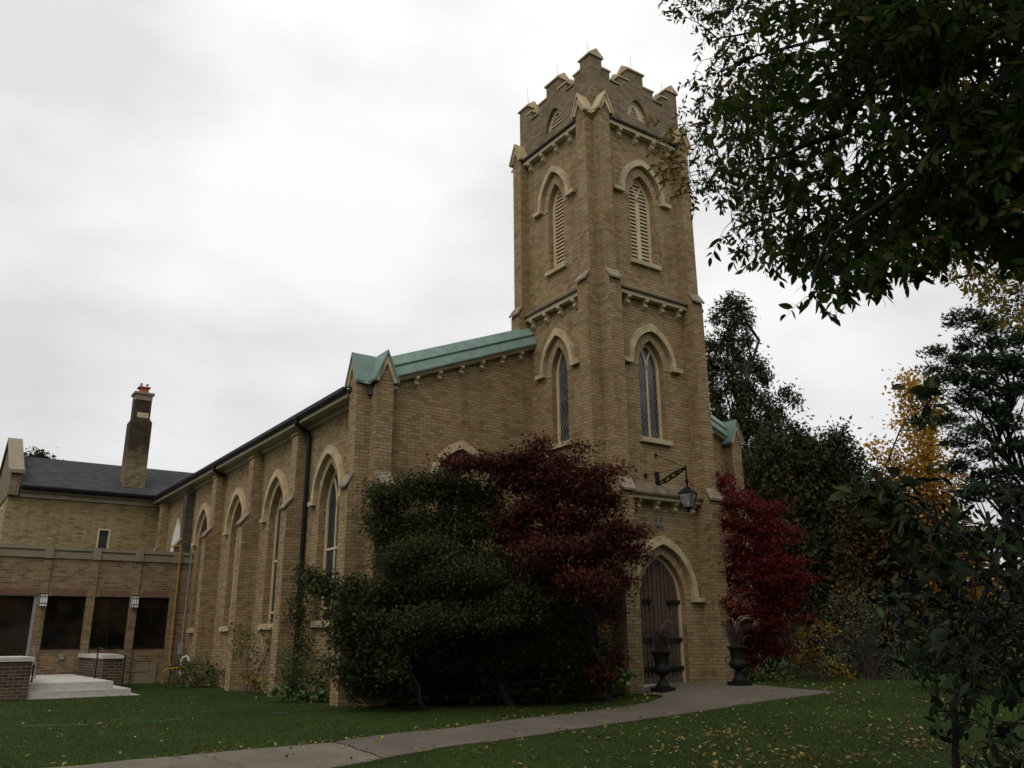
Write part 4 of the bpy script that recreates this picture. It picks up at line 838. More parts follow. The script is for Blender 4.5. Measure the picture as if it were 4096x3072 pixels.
def skeleton(name, base, top, cc, mat, parent, r0, nl=26, lean=None, k=6, sub=True):
    m_ = MB(); base = np.array(base, float); top = np.array(top, float)
    t = np.linspace(0, 1, 9); wob = rng.normal(size=(9, 3))*0.03*np.linalg.norm(top-base)*np.array([1, 1, 0]); wob[0] = wob[-1] = 0
    P = [base+(top-base)*q+wob[i] for i, q in enumerate(t)]; m_.tube(P, [r0*(1-0.85*q) for q in t], 8)
    idx = rng.choice(len(cc), min(nl, len(cc)), replace=False)
    for i in idx:
        c = cc[i]; h = np.clip((c[2]-base[2])/(top[2]-base[2]+1e-6)-0.18, 0.12, 0.93); j = h*8; a = int(j); A = P[a]+(P[min(a+1, 8)]-P[a])*(j-a)
        mid = (A+c)/2+np.array([0, 0, 0.10*np.linalg.norm(c-A)])+rng.normal(size=3)*0.06*np.linalg.norm(c-A)
        rr = r0*0.32*(1-0.6*h); m_.tube([A, (A+mid)/2+rng.normal(size=3)*0.02, mid, (mid+c)/2, c], [rr, rr*0.8, rr*0.55, rr*0.3, rr*0.12], 5)
    return m_.build(name, mat, parent)
def tree(name, label, cat, blobs, base, top, r0, lm, bark, size, shape, per, cl=26, flat=0.35, csize=0.28, shell=0.55, up=0.5, droop=0.3, nl=26, group=None):
    t = thing(name, label, cat, tuple(base), group); P, cc = blob_points(blobs, per, cl, flat, csize, shell); print('LEAVES', name, len(P))
    skeleton('trunk', base, top, cc, bark, t, r0, nl); leaves('crown', P, size, shape, lm, t, up, droop); return t
LM = {}
LM['green'] = leafmat('dark_green_leaves', [(0, (0.018, 0.028, 0.009)), (0.6, (0.040, 0.056, 0.017)), (0.88, (0.070, 0.078, 0.024)), (1, (0.11, 0.06, 0.025))], trans=0.25)
LM['maroon'] = leafmat('maroon_leaves', [(0, (0.028, 0.011, 0.010)), (0.55, (0.058, 0.015, 0.013)), (0.85, (0.13, 0.02, 0.018)), (1, (0.07, 0.04, 0.018))], trans=0.3)
LM['crimson'] = leafmat('crimson_leaves', [(0, (0.05, 0.009, 0.010)), (0.6, (0.125, 0.014, 0.018)), (1, (0.22, 0.022, 0.022))], trans=0.35)
LM['conifer'] = leafmat('conifer_sprays', [(0, (0.018, 0.026, 0.009)), (0.7, (0.036, 0.046, 0.016)), (0.93, (0.060, 0.050, 0.02)), (1, (0.11, 0.055, 0.025))], trans=0.15)
LM['rusty'] = leafmat('rusty_cedar_sprays', [(0, (0.020, 0.023, 0.009)), (0.5, (0.040, 0.032, 0.014)), (0.85, (0.085, 0.042, 0.016)), (1, (0.24, 0.10, 0.02))], trans=0.15)
LM['pine'] = leafmat('pine_needles', [(0, (0.012, 0.027, 0.013)), (0.7, (0.027, 0.050, 0.022)), (1, (0.05, 0.075, 0.03))], trans=0.15)
LM['gold'] = leafmat('golden_leaves', [(0, (0.25, 0.14, 0.02)), (0.6, (0.46, 0.26, 0.035)), (1, (0.56, 0.36, 0.06))], trans=0.45)
LM['olive'] = leafmat('olive_yellow_leaves', [(0, (0.07, 0.09, 0.015)), (0.5, (0.17, 0.16, 0.025)), (0.8, (0.30, 0.20, 0.03)), (1, (0.45, 0.25, 0.03))], trans=0.45)
LM['ash'] = leafmat('ash_leaflets', [(0, (0.018, 0.036, 0.007)), (0.6, (0.038, 0.068, 0.010)), (0.92, (0.075, 0.095, 0.015)), (0.975, (0.13, 0.10, 0.02)), (1, (0.09, 0.04, 0.02))], 0.5, trans=0.45)
LM['ashturn'] = leafmat('turning_ash_leaflets', [(0, (0.06, 0.08, 0.015)), (0.4, (0.14, 0.13, 0.02)), (0.7, (0.32, 0.17, 0.03)), (1, (0.42, 0.16, 0.03))], 0.5, trans=0.4)
LM['shrub'] = leafmat('shrub_leaves', [(0, (0.030, 0.055, 0.016)), (0.6, (0.065, 0.105, 0.03)), (1, (0.13, 0.16, 0.05))], trans=0.3)
LM['pale'] = leafmat('pale_seedheads', [(0, (0.05, 0.055, 0.03)), (0.5, (0.11, 0.115, 0.06)), (1, (0.22, 0.22, 0.12))], trans=0.3)
LM['hosta'] = leafmat('hosta_leaves', [(0, (0.045, 0.09, 0.03)), (0.6, (0.09, 0.17, 0.05)), (1, (0.22, 0.26, 0.12))], trans=0.3)
LM['ygold'] = leafmat('yellow_shrub_leaves', [(0, (0.16, 0.09, 0.015)), (0.6, (0.34, 0.20, 0.03)), (1, (0.16, 0.14, 0.03))], trans=0.4)
LM['oak'] = leafmat('autumn_leaves', [(0, (0.22, 0.08, 0.03)), (0.5, (0.30, 0.14, 0.05)), (1, (0.12, 0.10, 0.03))], trans=0.3)
LM['twig'] = plain('grey_twigs', (0.10, 0.085, 0.075), 0.9, 0.2, 9)

def G(x, y, dz=0.0): return (x, y, float(gz(x, y))+dz)
# green Japanese maple in front of the gable wall
rows = [(1560, 1990, 85, 70), (1680, 1960, 90, 65), (1800, 1960, 100, 70), (1940, 1990, 90, 70), (1560, 2110, 90, 70), (1700, 2120, 100, 80), (1860, 2110, 120, 80), (2010, 2130, 90, 80), (1640, 2240, 120, 60),
        (1800, 2260, 140, 70), (1980, 2270, 120, 70), (1540, 2370, 110, 60), (1720, 2390, 150, 60), (1930, 2400, 150, 70), (2100, 2370, 90, 55), (1430, 2420, 90, 60), (1600, 2480, 150, 55), (1840, 2490, 150, 55), (2060, 2470, 90, 50), (1400, 2520, 80, 50), (2180, 2330, 60, 50), (1560, 2560, 110, 50, 1.2), (1760, 2570, 140, 50, 1.2), (1960, 2560, 120, 50, 1.2), (2120, 2540, 90, 50, 1.2), (1650, 2640, 110, 40, 1.6), (1860, 2660, 120, 40, 1.8), (2040, 2640, 110, 45, 1.8), (1750, 2480, 160, 60, -1.6), (1950, 2470, 150, 50, -1.6), (1520, 2660, 90, 60, 0.4), (1480, 2740, 80, 40, 0.4), (1620, 2730, 100, 40, 0.8), (1780, 2730, 110, 35, 1.2), (1940, 2720, 100, 35, 1.4), (2090, 2720, 90, 35, 1.4), (2230, 2430, 80, 40, -0.2), (2220, 2520, 90, 50), (2310, 2520, 70, 45), (2180, 2620, 80, 45, 0.0), (2300, 2600, 80, 45, 0.0), (2370, 2590, 50, 40, 0.2), (2240, 2740, 90, 30, 0.4), (2160, 2680, 90, 35, 0.4), (2330, 2690, 60, 40, 0.2), (1760, 2620, 110, 45, -0.5), (1900, 2640, 110, 45, -0.5), (2050, 2620, 100, 45, -0.5), (1660, 2620, 90, 50, -0.4), (1980, 2710, 70, 30, 0.0), (1850, 2300, 160, 60, -1.5), (1700, 2200, 120, 60, -1.3), (2080, 2400, 100, 50, -1.4)]  # low and near blobs added to deepen the shade under the crown
tree('japanese_maple', 'broad dark green Japanese maple with layered branches in front of the gable wall', 'tree', pxblobs(rows, 20.0, 0.9), G(-2.7, 0.3, -0.1), at(1800, 2050, 20.0), 0.10, LM['green'], M['darkbark'], 0.070, 'star', 14000, cl=60, flat=0.55, csize=0.2, shell=0.4, nl=45)
rows = [(1240, 2310, 65, 30), (1320, 2350, 70, 40), (1420, 2330, 50, 40), (1390, 2420, 80, 50), (1350, 2500, 60, 40), (1460, 2470, 90, 50), (1390, 2580, 60, 40), (1500, 2590, 80, 50), (1340, 2650, 40, 30), (1420, 2680, 60, 40), (1560, 2670, 70, 45), (1370, 2720, 40, 25), (1440, 2750, 60, 35, 0.7), (1520, 2740, 70, 40, 0.7), (1460, 2620, 70, 50, 0.7), (1540, 2560, 70, 50, 0.7), (1420, 2690, 50, 40, 0.9), (1600, 2760, 70, 28, 0.8)]  # lowest blobs added as a skirt to darken the wall by the pier
tree('small_maple', 'low dark maple spreading in front of the corner pier', 'tree', pxblobs(rows, 18.3, 0.8), G(-4.6, 0.6, -0.1), at(1440, 2420, 18.3), 0.05, LM['green'], M['darkbark'], 0.085, 'star', 7000, cl=40, flat=0.5, csize=0.15, shell=0.3, nl=24)
# maroon maple between gable wall and tower
rows = [(2150, 1790, 50, 50), (2110, 1850, 80, 50), (1860, 1850, 90, 30), (1990, 1860, 90, 50), (2260, 1850, 60, 40), (2330, 1800, 30, 25), (2210, 1920, 110, 60), (2080, 1930, 110, 60), (2390, 1910, 80, 45), (2460, 1880, 30, 20), (2340, 1980, 110, 60), (2170, 2020, 130, 60), (2440, 2020, 60, 50),
        (2080, 2080, 90, 50), (2290, 2090, 130, 55), (2150, 2170, 130, 45), (2430, 2130, 70, 50), (2530, 2130, 60, 35), (2330, 2200, 130, 45), (2500, 2200, 80, 40), (2180, 2270, 110, 35), (2560, 2230, 35, 20), (2400, 2290, 90, 45), (2480, 2330, 50, 45), (2230, 2360, 80, 40), (2400, 2420, 80, 60, 0.8), (2400, 2640, 70, 50, 1.2), (2400, 2680, 50, 40, 0.3), (2380, 2730, 60, 28, 1.2), (2330, 2330, 120, 50, -1.2), (2200, 2200, 120, 50, -1.2)]
tree('maroon_maple', 'tall maroon red Japanese maple against the left side of the tower', 'tree', pxblobs(rows, 19.3, 0.8), G(-0.9, -0.8, -0.1), at(2200, 1900, 19.3), 0.09, LM['maroon'], M['darkbark'], 0.085, 'star', 9500, cl=46, flat=0.5, csize=0.18, shell=0.4, nl=45)
# crimson maple right of tower
rows = [(2900, 1950, 40, 45), (2940, 1990, 60, 45), (2920, 2070, 80, 60), (3010, 2070, 90, 60), (3090, 2060, 50, 50), (2980, 2170, 120, 70), (3080, 2180, 90, 80), (2960, 2290, 90, 70), (3080, 2290, 110, 70), (3150, 2290, 50, 45), (2990, 2400, 100, 60), (3110, 2410, 70, 60), (3030, 2490, 110, 45), (3170, 2380, 30, 30), (2940, 2490, 60, 45), (3000, 2580, 90, 45, 0.6), (3100, 2560, 80, 45, 0.6), (2980, 2650, 60, 35, 0.8), (3195, 2250, 30, 25), (3180, 2140, 35, 30), (3140, 2010, 25, 20), (2890, 1920, 20, 30), (3200, 2460, 30, 22), (3215, 2320, 22, 16)]
tree('crimson_maple', 'bright crimson Japanese maple to the right of the tower behind the urn', 'tree', pxblobs(rows, 23.5, 0.8), G(5.2, 2.0, -0.1), at(3010, 2000, 23.5), 0.09, LM['crimson'], M['darkbark'], 0.085, 'star', 5600, cl=40, flat=0.3, csize=0.19, shell=0.55, nl=30)
# evergreens behind on the right
rows = [(2925, 1195, 14, 24), (2905, 1235, 30, 26), (2965, 1235, 22, 30), (2870, 1275, 26, 22), (2940, 1290, 34, 30), (2985, 1290, 20, 26), (2915, 1345, 40, 28), (2985, 1360, 22, 26), (2870, 1385, 34, 20), (2950, 1410, 36, 34), (2835, 1375, 18, 24), (2910, 1465, 44, 32), (2985, 1460, 32, 26), (2845, 1450, 36, 34), (2840, 1520, 34, 30), (2930, 1535, 48, 34), (3045, 1470, 36, 34), (3060, 1515, 24, 22), (2990, 1560, 34, 26), (2860, 1580, 40, 30), (2970, 1625, 46, 34), (3055, 1600, 40, 24), (3140, 1575, 32, 14), (3185, 1602, 18, 14), (2870, 1660, 50, 36), (3090, 1650, 50, 26), (2990, 1700, 60, 36), (3060, 1720, 50, 34), (2860, 1740, 46, 40), (2940, 1780, 60, 46), (3060, 1800, 80, 60), (2960, 1890, 100, 80), (2880, 1850, 50, 60)]
tree('spire_cedar', 'tall narrow cedar with a pointed ragged top just right of the tower', 'tree', pxblobs(rows, 42, 0.9), G(*at(3000, 2400, 42)[:2], -0.2), at(2925, 1190, 42), 0.32, LM['conifer'], M['bark'], 0.25, 'spray', 3000, cl=26, flat=1.4, csize=0.2, shell=0.1, up=0.1, droop=0.9, nl=50)
rows = [(3150, 1780, 110, 80), (3230, 1850, 110, 80), (3330, 1790, 50, 70), (3370, 1870, 60, 80), (3310, 1930, 100, 90), (3080, 1900, 130, 100), (3180, 2000, 160, 110), (3330, 2050, 130, 110), (3450, 1950, 50, 50), (3040, 2060, 120, 120), (3180, 2160, 170, 110), (3340, 2200, 130, 110), (3050, 2240, 130, 110), (3250, 2320, 170, 110), (3120, 2400, 150, 100), (3320, 2440, 150, 90), (3400, 2080, 80, 90)]
tree('broad_cedar', 'wide dull green cedar with several rounded tops behind the crimson maple', 'tree', pxblobs(rows, 35, 0.8), G(*at(3200, 2500, 35)[:2], -0.2), at(3210, 1850, 35), 0.30, LM['conifer'], M['bark'], 0.25, 'spray', 3000, cl=30, flat=1.3, csize=0.24, shell=0.55, up=0.1, droop=0.9, nl=30)
rows = [(3480, 2020, 60, 50), (3520, 2070, 70, 60), (3450, 2140, 90, 80), (3560, 2190, 80, 90), (3480, 2270, 120, 90), (3600, 2320, 80, 80), (3470, 2400, 130, 80), (3600, 2450, 90, 70), (3500, 2520, 130, 60)]
tree('rusty_cedar', 'brownish cedar with rusty tips between the broad cedar and the golden tree', 'tree', pxblobs(rows, 31, 0.8), G(*at(3520, 2540, 31)[:2], -0.2), at(3500, 2050, 31), 0.22, LM['rusty'], M['bark'], 0.21, 'spray', 3800, cl=30, flat=1.0, csize=0.25, shell=0.35, up=0.1, droop=0.7, nl=24)
rows = [(3640, 1540, 60, 45), (3700, 1560, 60, 50), (3640, 1620, 60, 50), (3720, 1660, 60, 50), (3640, 1700, 50, 50), (3700, 1740, 50, 40), (3680, 1790, 60, 40), (3740, 1830, 70, 40), (3570, 1840, 60, 35), (3500, 1800, 40, 30), (3640, 1890, 80, 45), (3730, 1920, 80, 50), (3560, 1950, 60, 40), (3790, 1900, 60, 50), (3660, 1990, 90, 50), (3560, 2050, 60, 50), (3760, 2020, 80, 50), (3680, 2090, 110, 50), (3820, 2090, 60, 40), (3650, 2200, 90, 55), (3780, 2180, 80, 50), (3700, 2290, 90, 50), (3820, 2280, 60, 50), (3640, 2370, 60, 50), (3760, 2380, 90, 50), (3560, 2180, 50, 60), (3600, 2290, 60, 50), (3880, 2350, 80, 60), (3900, 2200, 70, 60)]
tree('golden_tree', 'golden yellow autumn tree with thin bare twigs in front of the sky', 'tree', pxblobs(rows, 40, 0.8), G(*at(3760, 2450, 40)[:2], -0.2), at(3690, 1560, 40), 0.25, LM['gold'], M['darkbark'], 0.15, 'broad', 1200, cl=20, flat=0.9, csize=0.34, shell=0.1, droop=0.5, nl=70)
rows = [(3820, 1290, 40, 14), (3880, 1270, 70, 25), (3960, 1300, 70, 45), (4010, 1370, 70, 40), (4080, 1350, 40, 60), (3860, 1380, 40, 45), (3740, 1410, 60, 22), (3820, 1440, 60, 28), (3930, 1440, 90, 38), (4050, 1460, 80, 50), (3730, 1480, 35, 25), (3800, 1520, 80, 30), (3920, 1530, 90, 40), (4040, 1560, 80, 40), (4130, 1480, 60, 90), (3870, 1610, 80, 26), (3980, 1640, 80, 30), (3720, 1580, 50, 18), (3800, 1680, 60, 22), (3690, 1690, 50, 16), (3910, 1720, 80, 28), (4040, 1700, 60, 35), (3840, 1770, 60, 26), (3960, 1810, 80, 26), (4080, 1790, 50, 60), (3840, 1870, 70, 26), (3990, 1900, 90, 30), (3930, 1970, 100, 30), (4080, 1990, 80, 40), (3840, 2160, 100, 30), (3700, 2200, 100, 32), (3980, 2140, 80, 36), (4090, 2200, 60, 50)]
tree('pine_tree', 'dark blue-green pine with flat tiered branches at the right edge', 'tree', pxblobs(rows, 30, 0.9), G(*at(4120, 2500, 30)[:2], -0.2), at(3960, 1270, 30), 0.26, LM['pine'], M['darkbark'], 0.18, 'needle', 2400, cl=34, flat=0.45, csize=0.17, shell=0.2, up=0.2, droop=-0.4, nl=60)
rows = [(160, 1832, 42, 30), (155, 1850, 60, 20)]
tree('spruce_tree', 'small dark spruce top peeping over the shingle roof at far left', 'tree', pxblobs(rows, 62, 0.8), G(*at(160, 2400, 62)[:2], -0.2), at(160, 1815, 62), 0.3, LM['conifer'], M['bark'], 0.4, 'spray', 900, cl=20, flat=0.7, csize=0.3, shell=0.2, droop=0.3, nl=14)
rows = [(5, 1960, 40, 60), (-60, 2050, 120, 120)]
tree('conifer', 'dark conifer behind the gable, cut by the left photo edge', 'tree', pxblobs(rows, 60, 0.8), G(*at(-60, 2400, 60)[:2], -0.2), at(-40, 1950, 60), 0.3, LM['conifer'], M['bark'], 0.35, 'spray', 150, cl=20, flat=0.7, csize=0.4, shell=0.3, droop=0.3, nl=14)

# unseen trees beside and behind the viewpoint, added to shade the lower walls
first = None
for i, (x, y, s_) in enumerate([(-24, -27, 1.0), (-9, -32, 1.15), (5, -30, 1.1), (17, -24, 1.0), (27, -13, 1.1), (-33, -8, 1.1), (-34, 8, 1.0), (-2, -21, 0.8)]):
    if first is None:
        t = thing('shade_tree', 'unseen tall tree behind the viewpoint, added for its shade', 'tree', G(x, y), 'unseen shade trees around the lawn')
        bl = [((x+rng.normal()*2.6, y+rng.normal()*2.6, 7.5+rng.uniform(-3, 5.5)), (2.6, 2.6, 2.0)) for _ in range(20)]
        P, cc = blob_points(bl, 60, 10, 0.8, 0.7, 0.3); skeleton('trunk', G(x, y, -0.1), (x, y, 12), cc, M['bark'], t, 0.35, 24); leaves('crown', P, 0.55, 'broad', LM['shrub'], t)
        first = t
    else:
        t = first.copy(); COL.objects.link(t); t.location = G(x, y); t.rotation_euler = (0, 0, i*1.1); t.scale = (s_*1.1, s_*1.1, s_)
        for ch_ in list(first.children):
            c_ = ch_.copy(); COL.objects.link(c_); c_.parent = t
# far wood closing the view on the right, and the bank road
pts = []; 
for px in np.arange(2850, 4700, 45):
    top = 2250+70*math.sin(px*0.013)+50*math.sin(px*0.031)
    if 3850 < px: top += 60
    for py in np.arange(top, 2600, 55): pts.append((px+random.uniform(-25, 25), py, 45, 40, random.uniform(-3, 3)))
P, _ = blob_points(pxblobs(pts, 62, 0.8), 110, cl=20, flat=0.9, csize=0.6, shell=0.1)
stuff(leaves('far_wood', P, 0.42, 'broad', leafmat('mixed_autumn_wood', [(0, (0.02, 0.028, 0.012)), (0.5, (0.045, 0.05, 0.018)), (0.75, (0.10, 0.06, 0.02)), (1, (0.25, 0.13, 0.03))], trans=0.3)), 'distant mixed autumn wood low behind the garden trees', 'wood')
rd_ = MB(); q0 = at(3700, 2372, 70); q1 = at(4700, 2330, 66)
v = np.array([q1[0]-q0[0], q1[1]-q0[1], 0]); v /= np.linalg.norm(v); nn = np.array([-v[1], v[0], 0])
rd_.add([q0-[0, 0, 0.1], q1-[0, 0, 0.1], q1+nn*4-[0, 0, 0.05], q0+nn*4-[0, 0, 0.05], q0-[0, 0, 0.4], q1-[0, 0, 0.4]], [(0, 1, 2, 3), (4, 5, 1, 0)]); structure(rd_.build('road', M['concrete']))

# shrubs at right of the path
def shrub(name, label, rows, dist, mat, size, shape, per, cl=22, flat=0.6, csize=0.14, stems=18, r0=0.02, group=None, cat='shrub', shell=0.3, droop=0.1, bark='bark', up=0.3):
    bl = pxblobs(rows, dist, 0.9); mx_ = sum(r[0] for r in rows)/len(rows); my = max(r[1]+r[3] for r in rows)
    c = at(mx_, my, dist); base = G(c[0], c[1], -0.05); t = thing(name, label, cat, base, group)
    P, cc = blob_points(bl, per, cl, flat, csize, shell); leaves('foliage', P, size, shape, mat, t, up, droop)
    m_ = MB()
    for i in rng.choice(len(cc), min(stems, len(cc)), replace=False):
        b0 = np.array(base)+rng.normal(size=3)*[0.12, 0.12, 0]; q = cc[i]; mid = (b0+q)/2+np.array([0, 0, 0.15])*np.linalg.norm(q-b0)+rng.normal(size=3)*0.05
        m_.tube([b0, (b0+mid)/2, mid, q], [r0, r0*0.8, r0*0.5, r0*0.2], 5)
    m_.build('stems', M[bark], t); return t
shrub('grey_shrub', 'wide grey twiggy shrub with pale seed heads beside the end of the path', [(3330, 2440, 70, 40), (3420, 2400, 70, 40), (3450, 2470, 80, 50), (3540, 2480, 60, 50), (3570, 2560, 60, 50), (3480, 2560, 100, 50), (3640, 2620, 40, 45), (3620, 2700, 35, 30), (3380, 2530, 80, 50)], 25.5, LM['pale'], 0.075, 'leaf', 990, stems=110, r0=0.014, flat=0.9, csize=0.2, up=0.0, droop=-0.4)
shrub('dark_shrub', 'dense dull purple-brown shrub base under the pale seed heads', [(3300, 2620, 90, 60), (3420, 2630, 110, 60), (3530, 2660, 90, 60), (3340, 2540, 80, 60), (3600, 2690, 40, 40), (3200, 2660, 60, 50)], 26.0, leafmat('plum_brown_leaves', [(0, (0.025, 0.018, 0.018)), (1, (0.06, 0.045, 0.04))]), 0.08, 'leaf', 1800, stems=40, r0=0.012)
shrub('yellow_shrub', 'low yellow-leaved shrub between the urn and the grey shrub', [(3230, 2540, 50, 30), (3300, 2520, 40, 25), (3210, 2650, 45, 40), (3300, 2680, 40, 40), (3370, 2690, 50, 35), (3240, 2600, 40, 30)], 24.3, LM['ygold'], 0.09, 'broad', 990, stems=30, r0=0.012, shell=0.1)
shrub('dark_fill_bush', 'dense dark bush mass added as fill under the crimson maple', [(2960, 2600, 60, 60), (3060, 2600, 80, 70), (3160, 2600, 80, 70), (3100, 2510, 90, 60), (3000, 2520, 70, 60), (3200, 2530, 60, 60)], 27.5, LM['green'], 0.10, 'leaf', 1500, stems=20, r0=0.02)  # dark mass added to close the gap of lawn beneath the maple
shrub('low_perennial', 'low green perennials at the foot of the crimson maple', [(3010, 2700, 40, 22), (3070, 2715, 40, 20), (3130, 2725, 40, 16), (2960, 2690, 25, 20)], 23.4, LM['shrub'], 0.10, 'broad', 1800, stems=14, r0=0.006, cat='plant')
shrub('leafy_shrub', 'dark green broadleaf shrub behind the sapling at the right edge', [(3720, 2560, 90, 70), (3850, 2600, 110, 80), (3990, 2560, 110, 80), (3780, 2480, 80, 50), (3920, 2470, 100, 60), (4080, 2480, 80, 90), (3720, 2640, 70, 40), (3880, 2680, 80, 40), (4050, 2660, 80, 40)], 23, LM['green'], 0.13, 'broad', 990, stems=20, r0=0.015, csize=0.2)
# planting along the nave
shrub('rose_bush', 'pale-flecked green rose bush at the foot of the annex corner', [(760, 2680, 60, 40), (720, 2700, 40, 40), (800, 2660, 50, 40), (850, 2700, 40, 35), (780, 2720, 80, 28)], 31.0, LM['shrub'], 0.10, 'leaf', 1260, stems=22, r0=0.01)
shrub('climbing_rose', 'climbing rose against the buttress second from the annex', [(960, 2530, 45, 35), (1000, 2560, 40, 35), (960, 2600, 30, 30), (1010, 2640, 30, 30), (1080, 2580, 35, 35), (990, 2700, 25, 25), (1090, 2530, 20, 30)], 26.3, LM['shrub'], 0.085, 'leaf', 1080, stems=18, r0=0.01)
shrub('small_bush', 'small green bush between the rose bush and the first visible buttress', [(880, 2700, 30, 30), (920, 2690, 30, 40)], 29.6, LM['shrub'], 0.09, 'leaf', 1260, stems=10, r0=0.008)
shrub('creeper', 'dark creeper climbing beside the black downpipe', [(1205, 2300, 16, 60), (1200, 2420, 30, 60), (1195, 2540, 35, 60), (1215, 2620, 28, 40), (1230, 2340, 40, 40), (1180, 2450, 40, 50)], 23.3, LM['green'], 0.085, 'leaf', 3200, stems=12, r0=0.012)
shrub('leafy_bush', 'rounded green bush in front of the downpipe foot', [(1160, 2640, 50, 40), (1210, 2680, 60, 45), (1140, 2700, 40, 35), (1270, 2710, 50, 40), (1200, 2740, 80, 28), (1300, 2660, 40, 50)], 22.2, LM['shrub'], 0.075, 'leaf', 3200, stems=20, r0=0.009)
shrub('hosta_clump', 'light green hosta clump in the bed left of the corner pier', [(1110, 2760, 40, 16), (1160, 2770, 40, 16), (1220, 2778, 40, 16), (1275, 2782, 36, 18)], 22.0, LM['hosta'], 0.16, 'broad', 1260, cl=10, stems=8, r0=0.006, cat='plant', up=0.6)
shrub('faded_hosta', 'yellowing hosta by the flower bed edge, left of the green clump', [(1030, 2735, 26, 12), (1010, 2722, 18, 10)], 25.4, LM['ygold'], 0.13, 'broad', 300, cl=8, stems=6, r0=0.006, cat='plant', up=0.6)
shrub('green_perennial', 'bright green leafy plant beside the left jamb of the door', [(2430, 2690, 40, 26), (2500, 2680, 26, 24), (2470, 2720, 40, 22), (2420, 2740, 50, 20)], 20.3, LM['hosta'], 0.12, 'broad', 1260, cl=12, stems=12, r0=0.006, cat='plant')
shrub('border_perennial', 'low dark perennials along the wall under the green maple', [(1900, 2785, 50, 14), (2010, 2795, 50, 12), (2120, 2795, 50, 12), (2240, 2790, 60, 12), (1780, 2780, 50, 12)], 20.2, LM['green'], 0.11, 'broad', 1800, cl=12, stems=10, r0=0.005, cat='plant')
st = MB(); c0 = onground(1060, 2745); st.tube([(c0[0], c0[1], c0[2]-0.1), (c0[0], c0[1], c0[2]+1.9)], 0.018, 6); c1 = onground(1012, 2750); 
tag(st.build('garden_stake', M['galv']), 'thin grey stake standing in the bed before the second window', 'stake')

# ------------------------------------------------------------------ urns with fountain grass
def urn(px, py, label, plabel, plume, group='black cast iron urns flanking the church door'):
    c = onground(px, py); c[2] = float(gz(c[0], c[1]))+0.02
    u = thing('urn', label, 'urn', tuple(c), group)
    b_ = MB(); b_.box((c[0]-0.20, c[1]-0.20, c[2]), (c[0]+0.20, c[1]+0.20, c[2]+0.09)); b_.build('plinth', M['iron'], u)
    b_ = MB(); b_.lathe([(0.17, 0.09), (0.15, 0.14), (0.10, 0.20), (0.065, 0.26), (0.06, 0.31), (0.10, 0.35), (0.17, 0.39), (0.205, 0.45), (0.20, 0.51), (0.165, 0.55), (0.155, 0.60), (0.165, 0.70), (0.19, 0.80), (0.235, 0.84), (0.24, 0.86), (0.21, 0.865), (0.19, 0.82), (0.0, 0.80)], tuple(c), 24)
    b_.build('bowl', M['iron'], u, smooth=True)
    for sg in (-1, 1):
        h_ = MB(); h_.tube([(c[0]+sg*0.20*_r0[0], c[1]+sg*0.20*_r0[1], c[2]+0.46), (c[0]+sg*0.29*_r0[0], c[1]+sg*0.29*_r0[1], c[2]+0.52), (c[0]+sg*0.29*_r0[0], c[1]+sg*0.29*_r0[1], c[2]+0.62), (c[0]+sg*0.18*_r0[0], c[1]+sg*0.18*_r0[1], c[2]+0.64)], 0.014, 6) if plume > 1 else h_.tube([(c[0]+sg*0.2*_r0[0], c[1]+sg*0.2*_r0[1], c[2]+0.45), (c[0]+sg*0.23*_r0[0], c[1]+sg*0.23*_r0[1], c[2]+0.47)], 0.02, 6)
        h_.build('handle', M['iron'], u)
    g = thing('fountain_grass', plabel, 'ornamental grass', (c[0], c[1], c[2]+0.82), 'purple fountain grass growing in the urns')
    b_ = MB(); n = 150
    for i in range(n):
        th = rng.uniform(0, 2*math.pi); rr = rng.uniform(0.05, 0.42); h = rng.uniform(0.35, 0.75); x0 = c[0]+rng.normal()*0.06; y0 = c[1]+rng.normal()*0.06
        P = []
        for t in (0, 0.35, 0.7, 1.0): P.append((x0+math.cos(th)*rr*t**1.6, y0+math.sin(th)*rr*t**1.6, c[2]+0.80+h*(1.55*t-0.75*t*t)))
        b_.tube(P, [0.007, 0.007, 0.005, 0.002], 3)
    b_.build('blades', plain('purple_grass', (0.075, 0.042, 0.042), 0.6, 0.3, 20), g)
    for i in range(plume):
        th = R(-35)+rng.normal()*0.9; rr = rng.uniform(0.18, 0.5); h = rng.uniform(0.75, 1.0); P = []; rad = []
        for t in np.linspace(0, 1, 9):
            P.append((c[0]+math.cos(th)*rr*t**2.2, c[1]+math.sin(th)*rr*t**2.2, c[2]+0.82+h*(1.5*t-0.72*t**2.4))); rad.append(0.004 if t < 0.6 else 0.015*math.sin((t-0.6)/0.4*math.pi*0.9)+0.004)
        b_ = MB(); b_.tube(P, rad, 6); b_.build('plume', plain('buff_plume', (0.20, 0.145, 0.11), 0.9, 0.2, 30), g)
urn(2653, 2770, 'black cast iron urn standing in front of the plank door', 'dark purple fountain grass in the urn before the door', 2)
urn(2960, 2746, 'black cast iron urn at the right corner of the tower', 'plumed fountain grass in the urn right of the tower', 9)

